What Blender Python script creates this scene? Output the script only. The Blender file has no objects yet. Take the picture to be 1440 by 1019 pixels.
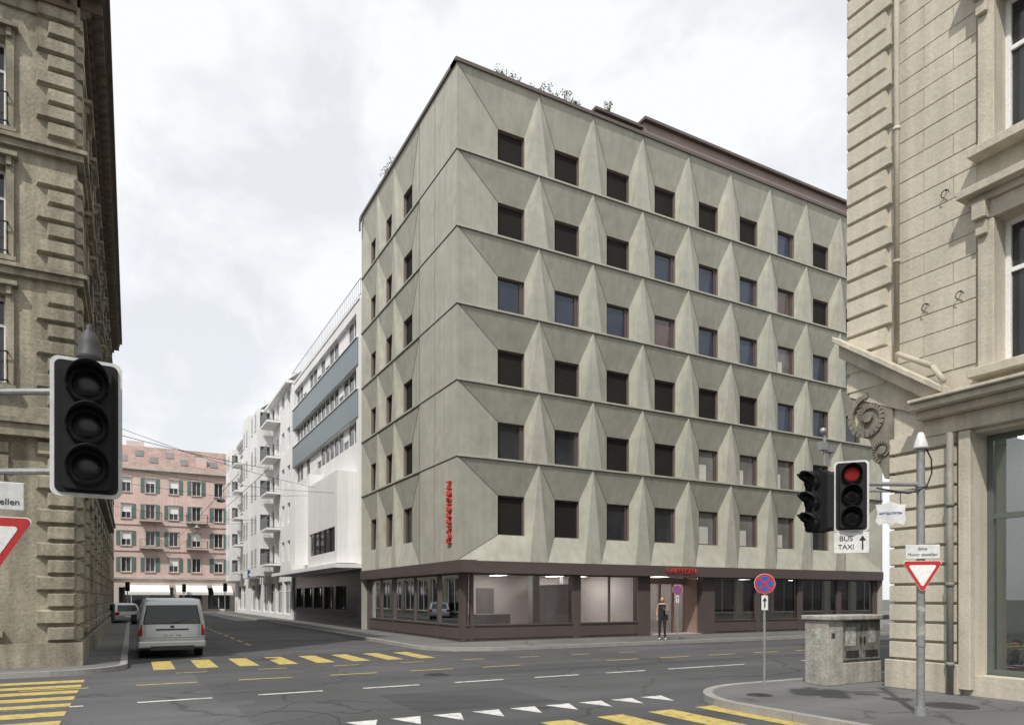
import bpy, bmesh, math, random
from mathutils import Vector, Matrix
random.seed(7)
S=bpy.context.scene
S.view_settings.view_transform='Standard'; S.view_settings.look='None'; S.view_settings.exposure=0
COL=S.collection
# ------------------------------------------------------------------ materials
def mat(name,c,rough=.8,scale=1.0,amt=.15,fine=25.,famt=.1,bump=.0,metal=0.,spec=.5,streak=0.,c2=None):
    m=bpy.data.materials.new(name); m.use_nodes=True; nt=m.node_tree; N=nt.nodes; L=nt.links
    b=N['Principled BSDF']; b.inputs['Roughness'].default_value=rough; b.inputs['Metallic'].default_value=metal
    b.inputs['Specular IOR Level'].default_value=spec
    tc=N.new('ShaderNodeTexCoord')
    n1=N.new('ShaderNodeTexNoise'); n1.inputs['Scale'].default_value=scale; n1.inputs['Detail'].default_value=3.5; n1.inputs['Roughness'].default_value=.6
    n2=N.new('ShaderNodeTexNoise'); n2.inputs['Scale'].default_value=fine; n2.inputs['Detail'].default_value=1
    L.new(tc.outputs['Object'],n1.inputs['Vector']); L.new(tc.outputs['Object'],n2.inputs['Vector'])
    def mr(o,a,lo=.3,hi=.7):
        r=N.new('ShaderNodeMapRange'); r.inputs['From Min'].default_value=lo; r.inputs['From Max'].default_value=hi
        r.inputs['To Min'].default_value=1-a; r.inputs['To Max'].default_value=1+a; L.new(o,r.inputs['Value']); return r.outputs[0]
    def mul(a,bb):
        x=N.new('ShaderNodeMath'); x.operation='MULTIPLY'; L.new(a,x.inputs[0]); L.new(bb,x.inputs[1]); return x.outputs[0]
    f=mul(mr(n1.outputs['Fac'],amt),mr(n2.outputs['Fac'],famt))
    if streak>0:
        mp=N.new('ShaderNodeMapping'); mp.inputs['Scale'].default_value=(2.2,2.2,.16); L.new(tc.outputs['Object'],mp.inputs[0])
        n3=N.new('ShaderNodeTexNoise'); n3.inputs['Scale'].default_value=2.; n3.inputs['Detail'].default_value=2; L.new(mp.outputs[0],n3.inputs['Vector'])
        f=mul(f,mr(n3.outputs['Fac'],streak))
    base=N.new('ShaderNodeRGB'); base.outputs[0].default_value=(*c,1)
    src=base.outputs[0]
    if c2:
        mx=N.new('ShaderNodeMix'); mx.data_type='RGBA'; mx.inputs[6].default_value=(*c,1); mx.inputs[7].default_value=(*c2,1)
        rr=N.new('ShaderNodeMapRange'); rr.inputs['From Min'].default_value=.35; rr.inputs['From Max'].default_value=.65
        L.new(n1.outputs['Fac'],rr.inputs['Value']); L.new(rr.outputs[0],mx.inputs[0]); src=mx.outputs[2]
    vm=N.new('ShaderNodeVectorMath'); vm.operation='SCALE'; L.new(src,vm.inputs[0]); L.new(f,vm.inputs['Scale'])
    L.new(vm.outputs[0],b.inputs['Base Color'])
    if bump>0:
        bp=N.new('ShaderNodeBump'); bp.inputs['Strength'].default_value=bump; bp.inputs['Distance'].default_value=.02
        L.new(n2.outputs['Fac'],bp.inputs['Height']); L.new(bp.outputs[0],b.inputs['Normal'])
    return m
def glass_dark(name,c,rough=.04,spec=.8,wob=.02):
    m=mat(name,c,rough,.35,.35,2.,.1,0,0,spec)
    nt=m.node_tree; N=nt.nodes;L=nt.links;b=N['Principled BSDF']
    n=N.new('ShaderNodeTexNoise'); n.inputs['Scale'].default_value=1.1; n.inputs['Detail'].default_value=1; tc=N.new('ShaderNodeTexCoord'); L.new(tc.outputs['Object'],n.inputs['Vector'])
    bp=N.new('ShaderNodeBump'); bp.inputs['Strength'].default_value=wob*5; bp.inputs['Distance'].default_value=.05; L.new(n.outputs['Fac'],bp.inputs['Height']); L.new(bp.outputs[0],b.inputs['Normal'])
    return m
def glass_clear(name,tint=(.9,.92,.92),refl=.1):
    m=bpy.data.materials.new(name); m.use_nodes=True; nt=m.node_tree; N=nt.nodes; L=nt.links
    for n in list(N):
        if n.type=='BSDF_PRINCIPLED': N.remove(n)
    out=[n for n in N if n.type=='OUTPUT_MATERIAL'][0]
    t=N.new('ShaderNodeBsdfTransparent'); t.inputs[0].default_value=(*tint,1)
    g=N.new('ShaderNodeBsdfGlossy'); g.inputs['Roughness'].default_value=.01; g.inputs[0].default_value=(.9,.93,.95,1)
    fr=N.new('ShaderNodeFresnel'); fr.inputs[0].default_value=1.45
    ad=N.new('ShaderNodeMath'); ad.operation='ADD'; ad.use_clamp=True; ad.inputs[1].default_value=refl; L.new(fr.outputs[0],ad.inputs[0])
    mx=N.new('ShaderNodeMixShader'); L.new(ad.outputs[0],mx.inputs[0]); L.new(t.outputs[0],mx.inputs[1]); L.new(g.outputs[0],mx.inputs[2]); L.new(mx.outputs[0],out.inputs[0])
    return m
def emis(name,c,s):
    m=mat(name,c,.5); b=m.node_tree.nodes['Principled BSDF']; b.inputs['Emission Color'].default_value=(*c,1); b.inputs['Emission Strength'].default_value=s; return m
M={}
M['conc']=mat('concrete_panel',(.392,.39,.33),.85,.6,.1,2.6,.06,.05,streak=.07)
M['joint']=mat('joint_dark',(.12,.11,.095),.9)
M['bronze']=mat('bronze_metal',(.125,.1,.094),.45,1,.08,30,.05,metal=.3)
M['bronze2']=mat('bronze_reveal',(.24,.185,.16),.5,1,.1)
M['shutter']=mat('shutter_dark',(.024,.021,.019),.7,1,.15,spec=.25)
M['gblue']=glass_dark('window_glass_blue',(.026,.036,.065),spec=.6)  # bluish reflection put into the base colour of the glass
M['ggrey']=glass_dark('window_glass_grey',(.03,.032,.036),spec=.6)
M['glight']=glass_dark('window_glass_curtain',(.15,.145,.14),.1)
M['gpink']=glass_dark('window_glass_warm',(.1,.07,.065),.06)  # pink reflection painted as glass colour, used on single windows
M['clear']=glass_clear('shop_glass',(.93,.94,.94),.05)
M['clear2']=glass_clear('shop_glass_reflective',(.5,.5,.5),.18)
M['inwhite']=mat('interior_wall',(.76,.71,.69),.8,1,.03)
M['infloor']=mat('interior_floor',(.42,.37,.35),.4)
M['ingrey']=mat('interior_grey',(.3,.285,.285),.6)
M['brass']=mat('brass_panel',(.36,.27,.225),.4,1,.1,metal=.3)
M['lamp']=emis('ceiling_lamp',(1,.95,.91),8.0)
M['stoneL']=mat('weathered_sandstone',(.275,.252,.192),.9,.9,.3,14,.15,.5,streak=.25)
M['stoneL2']=mat('sandstone_trim',(.25,.23,.175),.9,1.2,.25,20,.12,.4,streak=.28)
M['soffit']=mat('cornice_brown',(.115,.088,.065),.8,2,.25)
M['stoneR']=mat('pale_sandstone',(.53,.49,.405),.9,.6,.09,16,.05,.3,streak=.1)
M['stoneR2']=mat('pale_sandstone_trim',(.48,.44,.36),.9,1.5,.12,22,.06,.3,streak=.16)
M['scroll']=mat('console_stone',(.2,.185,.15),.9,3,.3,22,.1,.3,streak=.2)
M['white']=mat('white_render',(.77,.77,.765),.85,.5,.05,12,.03,streak=.06)
M['white2']=mat('white_paint',(.8,.8,.79),.6,1,.03)
M['spandrel']=mat('blue_grey_spandrel',(.17,.215,.235),.4,1,.06)
M['black']=mat('black_tile',(.022,.022,.024),.25,2,.3,8,.3)
M['pink']=mat('pink_render',(.62,.47,.425),.9,.4,.09,8,.04,streak=.08)
M['pinkbase']=mat('pale_pink_render',(.58,.5,.46),.9,.4,.07)
M['trim']=mat('stone_trim',(.48,.42,.38),.85)
M['green']=mat('green_shutter',(.1,.16,.145),.7)
M['tile']=mat('roof_tile',(.31,.22,.195),.85,.8,.2,6,.2)
M['slate']=mat('slate',(.13,.12,.12),.7)
M['iron']=mat('wrought_iron',(.02,.02,.022),.5)
M['sblack']=mat('signal_black',(.012,.012,.013),.65,3,.1,spec=.3)
M['lens']=mat('signal_lens_off',(.012,.01,.01),.25,5,.3,spec=.4)
M['redlit']=emis('signal_red_lit',(.6,.03,.03),.05)
M['rim']=mat('signal_rim_white',(.66,.67,.66),.5,3,.1,20,.08,streak=.08)
M['galv']=mat('galvanised_steel',(.3,.31,.31),.5,4,.15,30,.1,metal=.4)
M['red']=mat('sign_red',(.5,.03,.03),.45)
M['signred']=mat('letter_red',(.5,.05,.04),.5)
M['blue']=mat('sign_blue',(.02,.11,.4),.45)
M['yellow']=mat('sign_yellow',(.75,.5,.04),.5)
M['txt']=mat('text_black',(.02,.02,.02),.6)
M['leaf']=mat('foliage',(.07,.1,.045),.8,3,.4,c2=(.12,.15,.08))
M['bark']=mat('bark',(.1,.08,.06),.9)
M['van']=mat('silver_paint',(.5,.51,.52),.28,1,.03,40,.02,metal=.45)
M['cglass']=glass_dark('car_glass',(.012,.014,.016),.05,.6,.005)
M['rubber']=mat('rubber',(.018,.018,.018),.85)
M['plast']=mat('grey_plastic',(.05,.05,.052),.6)
M['tail']=mat('tail_light_red',(.35,.012,.012),.2)
M['chrome']=mat('alloy',(.5,.5,.5),.3,metal=.8)
M['skin']=mat('skin',(.5,.32,.24),.6,3,.05)
M['cloth']=mat('black_clothing',(.018,.018,.022),.85)
M['hair']=mat('dark_hair',(.025,.016,.012),.6)
M['cab']=mat('cabinet_stone',(.33,.32,.29),.85,3,.2,25,.15,.3,streak=.25)
M['cabd']=mat('cabinet_door',(.15,.155,.14),.7,3,.3,12,.25,streak=.3)
M['poster']=mat('weathered_poster',(.35,.36,.33),.8,9,.5,30,.2)
M['shopg']=mat('green_shop_frame',(.11,.13,.12),.5,2,.1)
M['shopin']=mat('shop_interior',(.5,.56,.5),.8,1,.1)
M['pole']=mat('pole_paint',(.22,.21,.19),.6,3,.15)
M['kerb']=mat('granite_kerb',(.3,.295,.28),.85,2,.15,40,.12,.2)
M['awn']=mat('awning_cloth',(.78,.78,.76),.85,1,.04)
M['curtain']=mat('curtain_cloth',(.5,.48,.45),.9,1,.06)

def road_mat(name,c):
    m=mat(name,c,.88,.25,.16,60,.22,.35)
    nt=m.node_tree;N=nt.nodes;L=nt.links;b=N['Principled BSDF']
    src=b.inputs['Base Color'].links[0].from_socket
    tc=N.new('ShaderNodeTexCoord')
    mp=N.new('ShaderNodeMapping'); mp.inputs['Scale'].default_value=(.06,.9,1); L.new(tc.outputs['Object'],mp.inputs[0])
    n=N.new('ShaderNodeTexNoise'); n.inputs['Scale'].default_value=1.; n.inputs['Detail'].default_value=3; L.new(mp.outputs[0],n.inputs['Vector'])
    r=N.new('ShaderNodeMapRange'); r.inputs['From Min'].default_value=.3; r.inputs['From Max'].default_value=.7; r.inputs['To Min'].default_value=.78; r.inputs['To Max'].default_value=1.2; L.new(n.outputs['Fac'],r.inputs['Value'])
    v=N.new('ShaderNodeTexVoronoi'); v.feature='DISTANCE_TO_EDGE'; v.inputs['Scale'].default_value=.22
    nn=N.new('ShaderNodeTexNoise'); nn.inputs['Scale'].default_value=.8; nn.inputs['Detail'].default_value=4; L.new(tc.outputs['Object'],nn.inputs['Vector'])
    ad=N.new('ShaderNodeVectorMath'); ad.operation='MULTIPLY_ADD'; L.new(nn.outputs['Color'],ad.inputs[0]); ad.inputs[1].default_value=(1.6,1.6,0); L.new(tc.outputs['Object'],ad.inputs[2]); L.new(ad.outputs[0],v.inputs['Vector'])
    cr=N.new('ShaderNodeMapRange'); cr.inputs['From Min'].default_value=.0; cr.inputs['From Max'].default_value=.009; cr.inputs['To Min'].default_value=.5; cr.inputs['To Max'].default_value=1; L.new(v.outputs['Distance'],cr.inputs['Value'])
    vc=N.new('ShaderNodeTexVoronoi'); vc.inputs['Scale'].default_value=.16; vc.distance='CHEBYCHEV'; L.new(tc.outputs['Object'],vc.inputs['Vector'])
    sp=N.new('ShaderNodeSeparateColor'); L.new(vc.outputs['Color'],sp.inputs[0])
    pr=N.new('ShaderNodeMapRange'); pr.inputs['To Min'].default_value=.84; pr.inputs['To Max'].default_value=1.12; L.new(sp.outputs[0],pr.inputs['Value'])
    def mul(a,bb):
        x=N.new('ShaderNodeMath'); x.operation='MULTIPLY'; L.new(a,x.inputs[0]); L.new(bb,x.inputs[1]); return x.outputs[0]
    f=mul(mul(r.outputs[0],cr.outputs[0]),pr.outputs[0])
    vm=N.new('ShaderNodeVectorMath'); vm.operation='SCALE'; L.new(src,vm.inputs[0]); L.new(f,vm.inputs['Scale']); L.new(vm.outputs[0],b.inputs['Base Color'])
    return m
M['asph']=road_mat('asphalt',(.08,.081,.084))
M['pave']=road_mat('pavement_asphalt',(.14,.14,.138))
M['ground']=mat('ground_asphalt',(.1,.1,.1),.9,.1,.1)
def paint(name,c):
    m=mat(name,c,.8,3,.1,40,.15); nt=m.node_tree;N=nt.nodes;L=nt.links;b=N['Principled BSDF']
    src=b.inputs['Base Color'].links[0].from_socket
    tc=N.new('ShaderNodeTexCoord'); n=N.new('ShaderNodeTexNoise'); n.inputs['Scale'].default_value=7; n.inputs['Detail'].default_value=8; n.inputs['Roughness'].default_value=.75; L.new(tc.outputs['Object'],n.inputs['Vector'])
    r=N.new('ShaderNodeMapRange'); r.inputs['From Min'].default_value=.5; r.inputs['From Max'].default_value=.7; L.new(n.outputs['Fac'],r.inputs['Value'])
    mx=N.new('ShaderNodeMix'); mx.data_type='RGBA'; L.new(r.outputs[0],mx.inputs[0]); L.new(src,mx.inputs[6]); mx.inputs[7].default_value=(.12,.12,.11,1); L.new(mx.outputs[2],b.inputs['Base Color']); return m
M['pw']=paint('road_paint_white',(.6,.6,.58)); M['py']=paint('road_paint_yellow',(.5,.385,.11))

# ------------------------------------------------------------------ mesh helpers
def empty(name,loc=(0,0,0),rz=0):
    e=bpy.data.objects.new(name,None); e.location=loc; e.rotation_euler=(0,0,rz); e.empty_display_size=.3; COL.objects.link(e); return e
class MB:
    def __init__(s): s.v=[]; s.f=[]
    def poly(s,pts):
        i=len(s.v); s.v+= [tuple(p) for p in pts]; s.f.append(tuple(range(i,i+len(pts))))
    def hexa(s,p):
        i=len(s.v); s.v+=[tuple(q) for q in p]
        for f in((0,3,2,1),(4,5,6,7),(0,1,5,4),(1,2,6,5),(2,3,7,6),(3,0,4,7)): s.f.append(tuple(i+k for k in f))
    def box(s,x0,x1,y0,y1,z0,z1):
        s.hexa([(x0,y0,z0),(x1,y0,z0),(x1,y1,z0),(x0,y1,z0),(x0,y0,z1),(x1,y0,z1),(x1,y1,z1),(x0,y1,z1)])
    def prism(s,pts,z0,z1):
        n=len(pts); i=len(s.v); s.v+=[(p[0],p[1],z0) for p in pts]+[(p[0],p[1],z1) for p in pts]
        s.f.append(tuple(i+n+k for k in range(n))); s.f.append(tuple(i+n-1-k for k in range(n)))
        for k in range(n): s.f.append((i+k,i+(k+1)%n,i+n+(k+1)%n,i+n+k))
    def cyl(s,p0,p1,r0,r1=None,n=12,cap=True):
        r1=r0 if r1 is None else r1; p0=Vector(p0);p1=Vector(p1); d=(p1-p0).normalized()
        u=d.orthogonal().normalized(); w=d.cross(u); i=len(s.v)
        for p,r in((p0,r0),(p1,r1)):
            for k in range(n):
                a=2*math.pi*k/n; s.v.append(tuple(p+u*math.cos(a)*r+w*math.sin(a)*r))
        for k in range(n): s.f.append((i+k,i+(k+1)%n,i+n+(k+1)%n,i+n+k))
        if cap: s.f.append(tuple(i+k for k in range(n))[::-1]); s.f.append(tuple(i+n+k for k in range(n)))
    def path(s,pts,r,n=6):
        for a,b in zip(pts[:-1],pts[1:]): s.cyl(a,b,r,r,n)
    def lathe(s,c,prof,n=16):
        i=len(s.v)
        for r,z in prof:
            for k in range(n): a=2*math.pi*k/n; s.v.append((c[0]+r*math.cos(a),c[1]+r*math.sin(a),c[2]+z))
        for j in range(len(prof)-1):
            for k in range(n): s.f.append((i+j*n+k,i+j*n+(k+1)%n,i+(j+1)*n+(k+1)%n,i+(j+1)*n+k))
    def sphere(s,c,r,sc=(1,1,1),n=14,m=9):
        i=len(s.v)
        for j in range(m+1):
            t=math.pi*j/m-math.pi/2
            for k in range(n): a=2*math.pi*k/n; s.v.append((c[0]+r*sc[0]*math.cos(t)*math.cos(a),c[1]+r*sc[1]*math.cos(t)*math.sin(a),c[2]+r*sc[2]*math.sin(t)))
        for j in range(m):
            for k in range(n): s.f.append((i+j*n+k,i+j*n+(k+1)%n,i+(j+1)*n+(k+1)%n,i+(j+1)*n+k))
    def build(s,name,m,parent=None,bevel=0,smooth=False,seg=2):
        if not s.v: return None
        me=bpy.data.meshes.new(name); me.from_pydata(s.v,[],s.f); me.update()
        bm=bmesh.new(); bm.from_mesh(me)
        if smooth: bmesh.ops.remove_doubles(bm,verts=bm.verts,dist=1e-5)
        bmesh.ops.recalc_face_normals(bm,faces=bm.faces); bm.to_mesh(me); bm.free()
        o=bpy.data.objects.new(name,me); me.materials.append(M[m] if isinstance(m,str) else m); COL.objects.link(o)
        if parent: o.parent=parent
        if bevel:
            b=o.modifiers.new('b','BEVEL'); b.width=bevel; b.segments=seg; b.limit_method='ANGLE'; b.angle_limit=math.radians(35)
        if smooth:
            for p in me.polygons: p.use_smooth=True
        return o
class Fr:
    def __init__(s,O,U,N): s.O=Vector(O);s.U=Vector(U);s.N=Vector(N)
    def P(s,a,d,z): return s.O+s.U*a+s.N*d+Vector((0,0,z))
def fbox(mb,F,a0,a1,d0,d1,z0,z1,ins=0):
    P=F.P
    mb.hexa([P(a0,d0,z0),P(a1,d0,z0),P(a1-ins,d1,z0+ins),P(a0+ins,d1,z0+ins),P(a0,d0,z1),P(a1,d0,z1),P(a1-ins,d1,z1-ins),P(a0+ins,d1,z1-ins)])
def grid_wall(mb,F,a0,a1,z0,z1,wins,rec,d=0):
    As=sorted({a0,a1}|{w[0] for w in wins}|{w[1] for w in wins}); Zs=sorted({z0,z1}|{w[2] for w in wins}|{w[3] for w in wins})
    As=[a for a in As if a0<=a<=a1]; Zs=[z for z in Zs if z0<=z<=z1]
    for i in range(len(As)-1):
        for j in range(len(Zs)-1):
            ca=(As[i]+As[i+1])/2; cz=(Zs[j]+Zs[j+1])/2
            if any(w[0]<ca<w[1] and w[2]<cz<w[3] for w in wins): continue
            mb.poly([F.P(As[i],d,Zs[j]),F.P(As[i+1],d,Zs[j]),F.P(As[i+1],d,Zs[j+1]),F.P(As[i],d,Zs[j+1])])
    for w in wins:
        l,r,b,t=w[:4]
        for q in([(l,b),(r,b)],[(r,b),(r,t)],[(r,t),(l,t)],[(l,t),(l,b)]):
            (A,B),(C,D)=q; mb.poly([F.P(A,d,B),F.P(C,d,D),F.P(C,d-rec,D),F.P(A,d-rec,B)])
def window(fr,gl,F,l,r,b,t,rec,d=0,fw=.06,mull=1,trans=0):
    gl.poly([F.P(l,d-rec,b),F.P(r,d-rec,b),F.P(r,d-rec,t),F.P(l,d-rec,t)])
    D0,D1=d-rec+.003,d-rec+.055
    fbox(fr,F,l,r,D0,D1,b,b+fw); fbox(fr,F,l,r,D0,D1,t-fw,t); fbox(fr,F,l,l+fw,D0,D1,b+fw,t-fw); fbox(fr,F,r-fw,r,D0,D1,b+fw,t-fw)
    for k in range(mull):
        c=l+(r-l)*(k+1)/(mull+1); fbox(fr,F,c-fw*.5,c+fw*.5,D0,D1,b+fw,t-fw)
    if trans:
        z=b+(t-b)*trans; fbox(fr,F,l+fw,r-fw,D0,D1-.004,z-fw*.45,z+fw*.45)
def ashlar(mb,F,a0,a1,z0,z1,h,w,d,ops=(),ins=.02,gap=.012,d0=0.002,jit=.004):
    z=z0;row=0
    while z<z1-.05:
        zt=min(z+h,z1); a=a0-(w*.5 if row%2 else 0)
        while a<a1:
            l=max(a,a0); r=min(a+w,a1); a+=w
            if r-l<.06: continue
            segs=[(l,r)]
            for o in ops:
                if o[2]<zt-.02 and o[3]>z+.02:
                    ns=[]
                    for (x,y) in segs:
                        if o[1]<=x or o[0]>=y: ns.append((x,y)); continue
                        if x<o[0]: ns.append((x,o[0]))
                        if o[1]<y: ns.append((o[1],y))
                    segs=ns
            for (x,y) in segs:
                if y-x>.06: fbox(mb,F,x+gap,y-gap,d0,d+random.uniform(-jit,jit),z+gap,zt-gap,ins)
        z=zt;row+=1
def railing(mb,F,a0,a1,d0,d1,z0,h=.95,step=.13,front=True):
    for (p,q) in(((a0,d0),(a0,d1)),((a0,d1),(a1,d1)),((a1,d1),(a1,d0))):
        A=F.P(p[0],p[1],0);B=F.P(q[0],q[1],0); n=max(1,int((B-A).length/step))
        for z in(z0+.06,z0+h): mb.cyl(A+Vector((0,0,z)),B+Vector((0,0,z)),.02,.02,5)
        for k in range(n+1):
            p0=A.lerp(B,k/n); mb.cyl(p0+Vector((0,0,z0)),p0+Vector((0,0,z0+h)),.009,.009,4,False)
def text(body,loc,rot,size,m,parent,name,ext=.004,align='CENTER'):
    c=bpy.data.curves.new(name,'FONT'); c.body=body; c.size=size; c.extrude=ext; c.align_x=align; c.align_y='CENTER'
    o=bpy.data.objects.new(name,c); o.location=loc; o.rotation_euler=rot; c.materials.append(M[m]); COL.objects.link(o); o.parent=parent; return o

# ------------------------------------------------------------------ ground, road, pavements
mb=MB(); mb.poly([(-600,-600,-.14),(600,-600,-.14),(600,600,-.14),(-600,600,-.14)]); mb.build('ground','ground')
mb=MB(); mb.poly([(-80,-15.5,-.12),(90,-15.5,-.12),(90,-2.5,-.12),(-80,-2.5,-.12)])
mb.poly([(-12.5,-2.5,-.12),(-1.5,-2.5,-.12),(-1.5,74,-.12),(-12.5,74,-.12)])
mb.poly([(-12.5,-70,-.12),(-1.0,-70,-.12),(-1.0,-15.5,-.12),(-12.5,-15.5,-.12)])
mb.poly([(-60,64,-.116),(60,64,-.116),(60,72.5,-.116),(-60,72.5,-.116)])
mb.build('road','asph')
def arc(cx,cy,r,a0,a1,n=14): return [(cx+r*math.cos(math.radians(a0+(a1-a0)*k/n)),cy+r*math.sin(math.radians(a0+(a1-a0)*k/n))) for k in range(n+1)]
def sidewalk(path,closing,name):
    e=empty(name); a=MB(); a.prism(path+closing,-.135,0); a.build('paving','pave',e)
    k=MB()
    L=[Vector((p[0],p[1],0)) for p in path]
    inner=Vector(( sum(p[0] for p in closing)/len(closing), sum(p[1] for p in closing)/len(closing),0))
    for A,B in zip(L[:-1],L[1:]):
        d=(B-A); ln=d.length
        if ln<1e-4: continue
        n=Vector((-d.y,d.x,0)).normalized()
        if n.dot(inner-A)<0: n=-n
        m=max(1,int(ln/1.0)) if ln>1.2 else 1
        if ln>60: m=60
        for j in range(m):
            P=A+d*(j/m)+d.normalized()*(.006 if m>1 else 0); Q=A+d*((j+1)/m)-d.normalized()*(.006 if m>1 else 0); o=-n*.02
            k.hexa([P+o+Vector((0,0,-.13)),Q+o+Vector((0,0,-.13)),Q+n*.15+Vector((0,0,-.13)),P+n*.15+Vector((0,0,-.13)),
                    P+o+Vector((0,0,.006)),Q+o+Vector((0,0,.006)),Q+n*.15+Vector((0,0,.006)),P+n*.15+Vector((0,0,.006))])
    k.build('kerb','kerb',e); return e
sidewalk([(80,-3)]+arc(.6,-.4,2.6,270,180)+[(-2,64)],[(80,64)],'pavement')
sidewalk([(-80,-5)]+arc(-12.45,-3.5,1.5,270,360)+[(-10.95,64)],[(-80,64)],'pavement')
sidewalk([(80,-14.2)]+arc(-.3,-16.2,2.0,90,180)+[(-2.3,-70)],[(80,-70)],'pavement')
sidewalk([(-80,-14.2)]+arc(-13.4,-16.2,2.0,90,0)+[(-11.4,-70)],[(-80,-70)],'pavement')
sidewalk([(-60,70.5),(60,70.5)],[(60,110),(-60,110)],'pavement')
Z=-.115
def rect(mb,x0,x1,y0,y1,z=Z): mb.poly([(x0,y0,z),(x1,y0,z),(x1,y1,z),(x0,y1,z)])
mb=MB()
for k in range(8): rect(mb,-10.35+k*1.02,-9.85+k*1.02,-4.5,-1.9)
for k in range(9): rect(mb,-15.6,-11.75,-6.6-k*.98,-6.1-k*.98)
for k in range(8): rect(mb,-9.6+k*1.0,-9.1+k*1.0,-18.6,-15.5)
e=empty('zebra_crossing'); mb.build('yellow_stripes','py',e)
mb=MB()
for k in range(-8,30):
    if k in(5,): continue
    rect(mb,-10.75+k*2.0,-9.6+k*2.0,-7.84,-7.72)
for k in range(8): rect(mb,-9.9+k*1.9,-9.2+k*1.9,-5.6,-5.5)
for k in range(25): rect(mb,-6.9,-6.78,4+k*2.4,5.3+k*2.4)
e=empty('lane_marking'); mb.build('yellow_dashes','py',e)
mb=MB()
for k in range(-8,6): rect(mb,-10.75+k*2.0,-9.55+k*2.0,-10.55,-10.43)
for k in range(9): rect(mb,1.2+k*5,3.9+k*5,-10.55,-10.43)
for k in range(9):
    x=-8.1+k*.68; mb.poly([(x,-14.15,Z),(x+.48,-14.15,Z),(x+.24,-14.8,Z)])
mb.build('white_dashes','pw',e)
M['patch']=road_mat('asphalt_patch',(.062,.062,.066)); M['seal']=mat('bitumen_seal',(.03,.03,.032),.6,2,.3)
mb=MB(); rect(mb,-60,60,-9.35,-8.75,-.1175); rect(mb,-8.6,-7.8,-1.5,60,-.1177); mb.poly([(-6.8,-13.8,-.1173),(-4.2,-13.8,-.1173),(-4.2,-11.6,-.1173),(-6.8,-11.6,-.1173)]); mb.build('asphalt_repair','patch')
mb=MB()
def crack(x,y,ang,n,w=.014):
    for _ in range(n):
        ang+=random.uniform(-.5,.5); L_=random.uniform(.2,.5); x2=x+math.cos(ang)*L_; y2=y+math.sin(ang)*L_
        nx,ny=-math.sin(ang)*w,math.cos(ang)*w; mb.poly([(x-nx,y-ny,-.1165),(x2-nx,y2-ny,-.1165),(x2+nx,y2+ny,-.1165),(x+nx,y+ny,-.1165)]); x,y=x2,y2; ang+=random.uniform(-.2,.2)
for a in((-9,-12.6,.1,16),(-4,-9.9,-.2,14),(-7,-6.6,.15,18),(1,-12.4,.0,18),(-2,-5.6,.1,16),(-8.8,-3,1.5,20),(5,-8,.1,18)): crack(*a)
mb.build('crack_sealing','seal')
for(x,y,z,r) in((.5,-17.9,.004,.38),(-4.5,-8.9,-.114,.33),(-7.3,-2.6,-.114,.3),(-1.2,-15.6,.004,.22)):
    mb=MB(); mb.cyl((x,y,z-.03),(x,y,z+.003),r,r,28); mb.cyl((x,y,z+.003),(x,y,z+.006),r*.85,r*.85,28)
    for k in range(-3,4): mb.box(x-r*.6,x+r*.6,y+k*r*.2-.01,y+k*r*.2+.01,z+.006,z+.011)
    mb.build('manhole_cover','plast')

# ------------------------------------------------------------------ main office building
LX=25.8; LY=12.5
zl=[3.13,7.11,10.0,12.9,15.83,18.75,22.0]
office=empty('office_building')
FR=Fr((0,0,0),(1,0,0),(0,-1,0)); FL=Fr((0,0,0),(0,1,0),(-1,0,0))
conc=MB(); jt=MB(); rev=MB(); frm=MB(); cur=MB()
gls={k:MB() for k in('shutter','gblue','ggrey','glight','gpink')}
def cell(F,aL,aR,z0,z1,w0,w1,wz0,wz1,r,g0,g1,kind):
    P=F.P; A=P(aL,0,z1);B=P(aR,0,z1);C=P(aL+g0,0,z0);D=P(aR-g1,0,z0)
    tl=P(w0,-r,wz1);tr=P(w1,-r,wz1);bl=P(w0,-r,wz0);br=P(w1,-r,wz0)
    conc.poly([A,B,tr,tl]); conc.poly([A,tl,bl,C]); conc.poly([C,bl,br,D]); conc.poly([B,D,br,tr])
    if g0: conc.poly([A,C,P(aL,0,z0)])
    if g1: conc.poly([B,P(aR,0,z0),D])
    o=F.N*.003
    jt.cyl(A+o,tl+o,.011,.011,4)
    if z0<4: jt.cyl(P(aL,0.004,z0),bl+o,.011,.011,4)
    rr=.17
    for p,q in((tl,tr),(tr,br),(br,bl),(bl,tl)): rev.poly([p,q,q-F.N*rr,p-F.N*rr])
    G=gls[kind]; G.poly([bl-F.N*rr,br-F.N*rr,tr-F.N*rr,tl-F.N*rr])
    D0=-r-rr+.003; D1=D0+.05; f=.05
    fbox(frm,F,w0,w1,D0,D1,wz0,wz0+f);fbox(frm,F,w0,w1,D0,D1,wz1-f,wz1);fbox(frm,F,w0,w0+f,D0,D1,wz0+f,wz1-f);fbox(frm,F,w1-f*(1 if kind=='shutter' else 3.2),w1,D0,D1,wz0+f,wz1-f)
    if kind=='shutter':
        z=wz0+.1
        while z<wz1-.1: fbox(G,F,w0+.055,w1-.055,D0,D0+.018,z,z+.055); z+=.075
    elif kind=='glight':
        fbox(cur,F,w0+.055,w0+.055+random.uniform(.3,.8),D0-.001,D0+.006,wz0+.06,wz0+random.uniform(.7,1.3))
R=['SSSSSSBSS','SSSBBBPSS','BBBPBBLBB','SSSSSSBBG','GGSSLLLBL','SSGGLLLGL']
K={'S':'shutter','B':'gblue','G':'ggrey','L':'glight','P':'gpink'}
pit=2.663; RD=.42
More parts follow.
